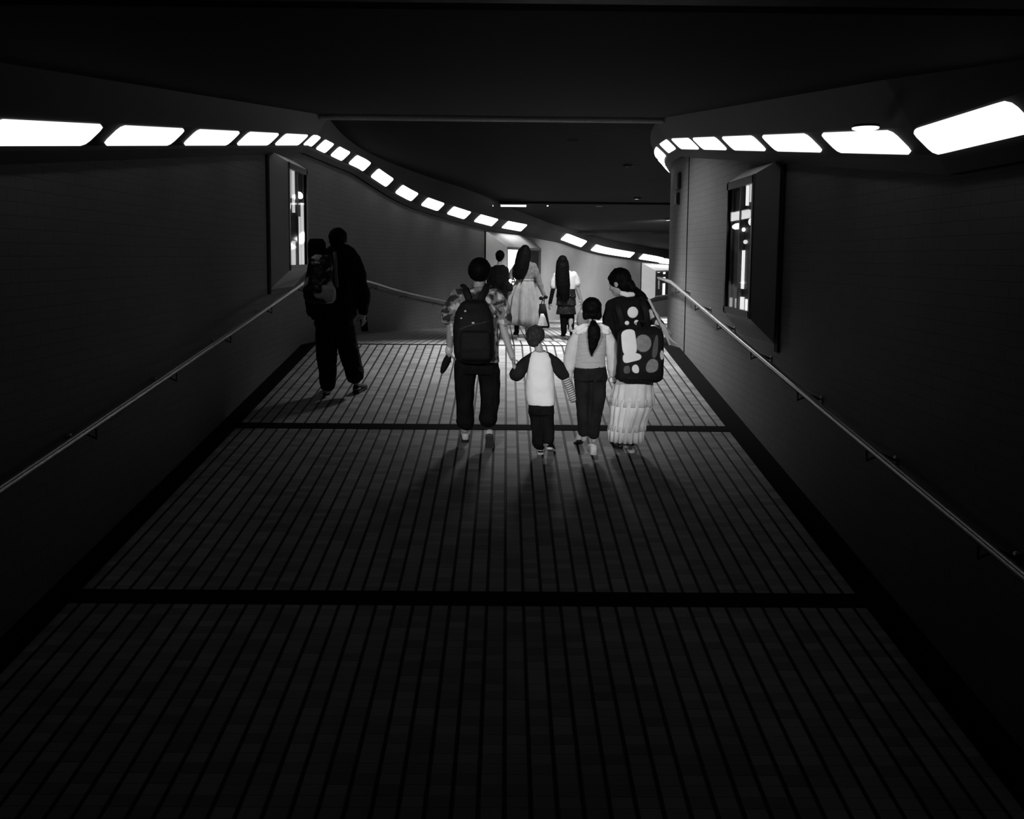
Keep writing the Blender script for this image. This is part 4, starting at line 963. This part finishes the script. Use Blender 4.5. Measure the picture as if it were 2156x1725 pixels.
G.limb(bm, [(1087, 561), (1079, 573), (1077, 585, -0.05), (1079, 591, -0.1)], [13, 13, 11, 8]); G.limb(bm, [(1123, 560), (1131, 580), (1139, 604), (1145, 620)], [14, 14, 12, 8])
G.part('grey_top', bm, GTOP, voxel=0.009, fold=0.007)
bm = bmesh.new(); rings = []
for cx, y, w, a in ((1105, 588, 35, 0), (1104, 594, 38, 0.03), (1100, 620, 54, 0.07), (1099, 650, 62, 0.09), (1099, 670, 66, 0.10), (1099, 683, 66, 0.11)):
    c = G.m(cx, y); ring = []
    for i in range(120):
        t = 2*math.pi*i/120; k = 1+a*1.9*math.sin(11*t+1.2*math.sin(2*t))
        z = 0.0
        if y > 660: z = -0.10*max(0, math.cos(t))*(y-660)/23
        ring.append(c+V((G.r(w/2)*k*math.cos(t), G.r(w/2)*0.62*k*math.sin(t), z)))
    rings.append(ring)
loft(bm, rings); sk = done('pleated_skirt', bm, mat('pale skirt cloth', 0.42, 0.9, 0.1, 0.2, 6, 0.2), G.root, True)
bm = bmesh.new(); loft(bm, [ering(G.m(1105, y), V((G.r(18.5), 0, 0)), V((0, 0.108, 0)), 24) for y in (588, 591)]); done('waistband', bm, PALE, sk, True)
def long_g(bm, q, k):
    rows = [(1105, 517, 8, 0.06, -0.02), (1105, 520, 15, 0.10, -0.03), (1104, 526, 26, 0.15, -0.04), (1103, 535, 31, 0.17, -0.06), (1100, 550, 32, 0.15, -0.09), (1096, 565, 29, 0.12, -0.12), (1092, 578, 22, 0.10, -0.13), (1091, 588, 12, 0.06, -0.13)]
    loft(bm, [ering(G.m(r[0], r[1], r[4]), V((G.r(r[2]/2), 0, 0)), V((0, r[3]/2, 0)), 24) for r in rows])
    locks(bm, G, 1104, 525, 15, 1092, 588, 12, 14, -0.07, -0.14, 3)
G.hair_cap('long_hair', HAIR, (0.09, 0.105, 0.10), extra=long_g, voxel=0.007, fold=0.003, fs=40)
bm = bmesh.new(); G.limb(bm, [(1089, 676), (1088, 690), (1088, 700)], [13, 11, 10]); G.part('boot', bm, BAGBLK, voxel=0.008)
shoe(G, 1088, 704, 0.25, BAGBLK, SOLE_D, yaw=-0.1); shoe(G, 1110, 700, 0.25, SHOE_W, SOLE_W, yaw=0.1)
tb = thing('tote_bag', G.m(1143, 688, -0.05), 'dark tote bag with a white triangle, hanging beside the pale pleated skirt', 'bag')
def trap(fig, name, rows, m, root, dep, p=4.0, lab=None):
    bm = bmesh.new(); loft(bm, [ering(fig.m(cx, y, dy), V((fig.r(w/2), 0, 0)), V((0, dep/2, 0)), 24, p) for cx, y, w, dy in rows]); o = done(name, bm, m, root, True)
    if lab: o['label'] = lab
    return o
trap(G, 'bag_body', [(1142, 640, 13, -0.03), (1143, 660, 19, -0.03), (1143, 680, 26, -0.03), (1144, 688, 27, -0.03), (1144, 690, 22, -0.03)], BAGBLK, tb, 0.09)
trap(G, 'white_front', [(1141, 660, 6, -0.085), (1142, 668, 12, -0.085), (1142, 684, 21, -0.085), (1142, 686, 21, -0.085)], WHITE, tb, 0.02, lab='white triangular front')
for dx in (-1, 1):
    bm = bmesh.new(); ball(bm, G.m(1142+dx*3, 681, -0.098), 0.006); done('button', bm, BAGBLK, tb, True)
for dx in (-3, 3):
    bm = bmesh.new(); tube(bm, spline(G.path([(1142+dx, 642, -0.03), (1144+dx*0.6, 632, -0.02), (1146, 627, 0)]), 4), 0.008, 8); done('handle', bm, BAGBLK, tb, True)
bm = bmesh.new(); rr = G.m(1144, 627, 0)
for sx in (-1, 1): ball(bm, rr+V((sx*0.04, -0.02, 0.01*sx)), (0.042, 0.025, 0.035))
bpart(G, 'bow', bm, BAGBLK, tb, 0.007)
pc = thing('small_pouch', G.m(1073, 604, -0.1), 'small dark pouch on the left wrist of the person in the pale pleated skirt', 'bag')
bm = bmesh.new(); rbox(G, bm, [(1073, 596, 10, 0.04, -0.12), (1073, 600, 14, 0.06, -0.12), (1073, 610, 14, 0.06, -0.12), (1073, 613, 9, 0.04, -0.12)], 3); bpart(G, 'pouch_body', bm, BAGBLK, pc, 0.007)
bm = bmesh.new(); tube(bm, spline(G.path([(1070, 597, -0.12), (1076, 588, -0.11), (1077, 597, -0.12)]), 4), 0.006, 6); done('strap', bm, BAGBLK, pc, True)
pg = thing('phone', G.m(1075, 590, -0.14), 'phone with two bright lights held by the person in the pale pleated skirt', 'phone')
bm = bmesh.new(); c = G.m(1077, 591, -0.15); box(bm, c.x-0.06, c.x+0.06, c.y-0.005, c.y+0.005, c.z-0.03, c.z+0.03); bmesh.ops.bevel(bm, geom=bm.edges[:], offset=0.004, segments=2, affect='EDGES'); done('housing', bm, BAGBLK, pg)
for px, rr in ((1074.5, 0.030), (1080.5, 0.014)):
    bm = bmesh.new(); ball(bm, G.m(px, 590.5, -0.158), (rr, 0.006, rr)); done('torch_light', bm, emis('phone light', 1.5), pg, True)

# ---------------------------------------------------------------- H: white T-shirt, far
H = Fig(15.6, 1192, 'distant person with very long hair, white T-shirt and dark layered skirt')
H.head(1184, 553, 0.215, yaw=0.1, pitch=-0.05); H.neck(1184, 564, 1187, 574, 12)
H.rings(H.body, [(1189, 573, 26, 0.12), (1190, 580, 44, 0.16), (1191, 610, 36, 0.18), (1192, 640, 38, 0.2)])
H.limb(H.body, [(1186, 640), (1187, 675), (1187, 702)], [16, 12, 8]); H.limb(H.body, [(1200, 640), (1202, 670, 0.0), (1200, 694, -0.15)], [16, 12, 8])
H.limb(H.body, [(1169, 582), (1165, 607), (1158, 640)], [10, 9, 7]); H.limb(H.body, [(1211, 580), (1216, 608), (1225, 638)], [10, 9, 7])
hand(H.body, H.m(1158, 638), V((-0.15, 0, -1)), (0.7, 0.5, 0), 0.85, 0.6, 1); hand(H.body, H.m(1224, 637), V((0.1, 0, -1)), (-0.7, 0.5, 0), 0.85, 0.8, -1)
H.finish(0.009)
bm = bmesh.new()
H.rings(bm, [(1187, 569, 20, 0.14), (1188, 573, 36, 0.17), (1190, 581, 49, 0.2), (1191, 595, 44, 0.21), (1192, 609, 41, 0.21)])
H.limb(bm, [(1171, 580), (1166, 592), (1165, 603)], [14, 14, 14]); H.limb(bm, [(1208, 578), (1213, 588), (1215, 598)], [15, 15, 15])
H.part('t_shirt', bm, WHITE, voxel=0.009, fold=0.006)
bm = bmesh.new(); H.limb(bm, [(1165, 606), (1161, 625), (1158, 639)], [9.5, 8.5, 8]); H.part('arm_cover', bm, TR_BLACK, voxel=0.008)
SEQ = blotch_mat('glittering dark cloth', 70, [(0.0, 0.008), (0.60, 0.012), (0.70, 0.18), (1.0, 0.35)], 0.6)
bm = bmesh.new()
for y0, y1, w0, w1 in ((606, 626, 38, 42), (624, 643, 38, 43), (641, 662, 36, 42)):
    H.rings(bm, [(1192, y0, w0, 0.19), (1192, y1-3, w1, 0.23), (1192, y1, w1+1, 0.23)])
H.part('layered_skirt', bm, SEQ, voxel=0.009, fold=0.006)
bm = bmesh.new(); H.rings(bm, [(1193, 650, 34, 0.2), (1193, 662, 34, 0.2)]); H.limb(bm, [(1187, 658), (1187, 680), (1187, 700)], [18, 15, 12]); H.limb(bm, [(1201, 658), (1202, 675), (1201, 690, -0.1)], [17, 15, 13])
H.part('trousers', bm, TR_BLACK, voxel=0.01, fold=0.007)
def long_h(bm, q, k):
    rows = [(1184, 540, 8, 0.06, -0.02), (1184, 543, 15, 0.10, -0.02), (1184, 550, 25, 0.15, -0.03), (1184, 560, 28, 0.17, -0.05), (1183, 580, 29, 0.13, -0.09), (1184, 600, 29, 0.11, -0.12), (1186, 618, 24, 0.09, -0.13), (1188, 632, 14, 0.06, -0.13)]
    loft(bm, [ering(H.m(r[0], r[1], r[4]), V((H.r(r[2]/2), 0, 0)), V((0, r[3]/2, 0)), 24) for r in rows])
    locks(bm, H, 1184, 548, 13, 1187, 630, 8, 14, -0.06, -0.13, 5)
H.hair_cap('long_hair', HAIR, (0.088, 0.104, 0.10), extra=long_h, voxel=0.007, fold=0.003, fs=40)
shoe(H, 1187, 707, 0.24, mat('brown shoe', 0.12), SOLE_D); shoe(H, 1199, 696, 0.24, PALE, SOLE_D, yaw=0.5, pitch=0.9, dy=-0.35, ground=False)
hb = thing('carrier_bag', H.m(1226, 680), 'pale thin carrier bag hanging from the right hand of the person in the white T-shirt', 'bag')
trap(H, 'bag_body', [(1226, 652, 8, 0), (1226, 660, 20, 0), (1226, 675, 25, 0), (1226, 684, 24, 0), (1226, 686, 18, 0)], mat('pale plastic film', 0.3, 0.4, 0.4), hb, 0.14, 2.5)
bm = bmesh.new(); tube(bm, spline(H.path([(1223, 654), (1225, 645), (1229, 654)]), 4), 0.007, 6); done('handle', bm, mat('pale plastic film', 0.3), hb, True)
bm = bmesh.new(); c = H.m(1222, 633, 0); tube(bm, [c+V((0, 0, 0.008)), c-V((0, 0, 0.008))], 0.027, 12)
tag(done('wrist_watch', bm, mat('bright strap', 0.6), None, True), 'bright band on the right wrist of the person in the white T-shirt', 'watch')

# ================================================================== LIGHT
def recessed(x, y, power, tgt, deg, label, group='added ceiling downlights', blend=0.6, r=0.08):  # invented downlights, added to brighten landing, pillar, walkers and far wall
    z = ceil_full(y)
    t = thing('added_downlight', (x, y, z), label, 'ceiling light', group)
    bm = bmesh.new()
    for (r0, r1, z0, z1) in ((0.075, 0.095, -0.035, 0.0),):
        n = 24; rows = []
        for rr, zz_ in ((r0, 0.0), (r0, z0), (r1, z0), (r1, 0.0)): rows.append([bm.verts.new((x+rr*math.cos(2*math.pi*i/n), y+rr*math.sin(2*math.pi*i/n), z+zz_)) for i in range(n)])
        for a in range(4):
            for i in range(n): bm.faces.new((rows[a][i], rows[a][(i+1) % n], rows[(a+1) % 4][(i+1) % n], rows[(a+1) % 4][i]))
    done('shade', bm, M_DARKGAP, t, True)
    ld = bpy.data.lights.new('spot', 'SPOT'); ld.energy = power; ld.spot_size = math.radians(deg); ld.spot_blend = blend; ld.shadow_soft_size = r
    lo = bpy.data.objects.new('added_bulb', ld); COL.objects.link(lo); lo.parent = t; lo.location = (0, 0, -0.05)
    d = V(tgt)-V((x, y, z-0.05)); lo.rotation_euler = d.to_track_quat('-Z', 'Y').to_euler()
for i, (x, y, pw, tg, dg, lab) in enumerate((
      (0.7, 12.75, 3300, (0.6, 11.9, 1.3), 98, 'small added downlight over the landing, directly behind the ceiling beam'),
      (0.0, 12.9, 700, (2.35, 10.9, 2.3), 62, 'small added downlight over the landing, left of the one behind the ceiling beam'),
      (1.0, 13.9, 560, (1.0, 16.6, 1.7), 75, 'small added downlight over the landing, just beyond the first one'),
      (2.2, 16.6, 3000, (2.2, 18.3, 1.0), 110, 'small added downlight in the far ceiling, before the strip lights'),
      (3.2, 22.3, 3500, (3.0, 24, 0.8), 120, 'small added downlight in the far ceiling, level with the strip lights'),
      (5.0, 28.0, 9000, (4.0, 32, 0), 120, 'small added downlight behind the first ceiling drop'),
      (7.5, 33.0, 9000, (6.5, 37, 0), 120, 'small added downlight deepest in the passage, behind the first ceiling drop'))):
    recessed(x, y, pw, tg, dg, lab, blend=1.0, r=0.26 if pw == 3300 else 0.12)
def spot(loc, tgt, power, deg, blend, r=0.15):  # unseen bare spots added to light the backs of the near group
    ld = bpy.data.lights.new('added_fill_spot', 'SPOT'); ld.energy = power; ld.spot_size = math.radians(deg); ld.spot_blend = blend; ld.shadow_soft_size = r
    lo = bpy.data.objects.new('added_fill_spot', ld); COL.objects.link(lo); lo.location = loc
    lo.rotation_euler = (V(tgt)-V(loc)).to_track_quat('-Z', 'Y').to_euler()
spot((-1.6, 2.0, 3.1), (0.3, 8.4, 1.72), 640, 24, 0.7)
spot((1.5, 2.0, 3.1), (0.8, 8.4, 1.68), 520, 23, 0.7)
w = bpy.data.worlds.new('world'); SC.world = w; w.use_nodes = True
w.node_tree.nodes['Background'].inputs[0].default_value = (1, 1, 1, 1); w.node_tree.nodes['Background'].inputs[1].default_value = 0.0006
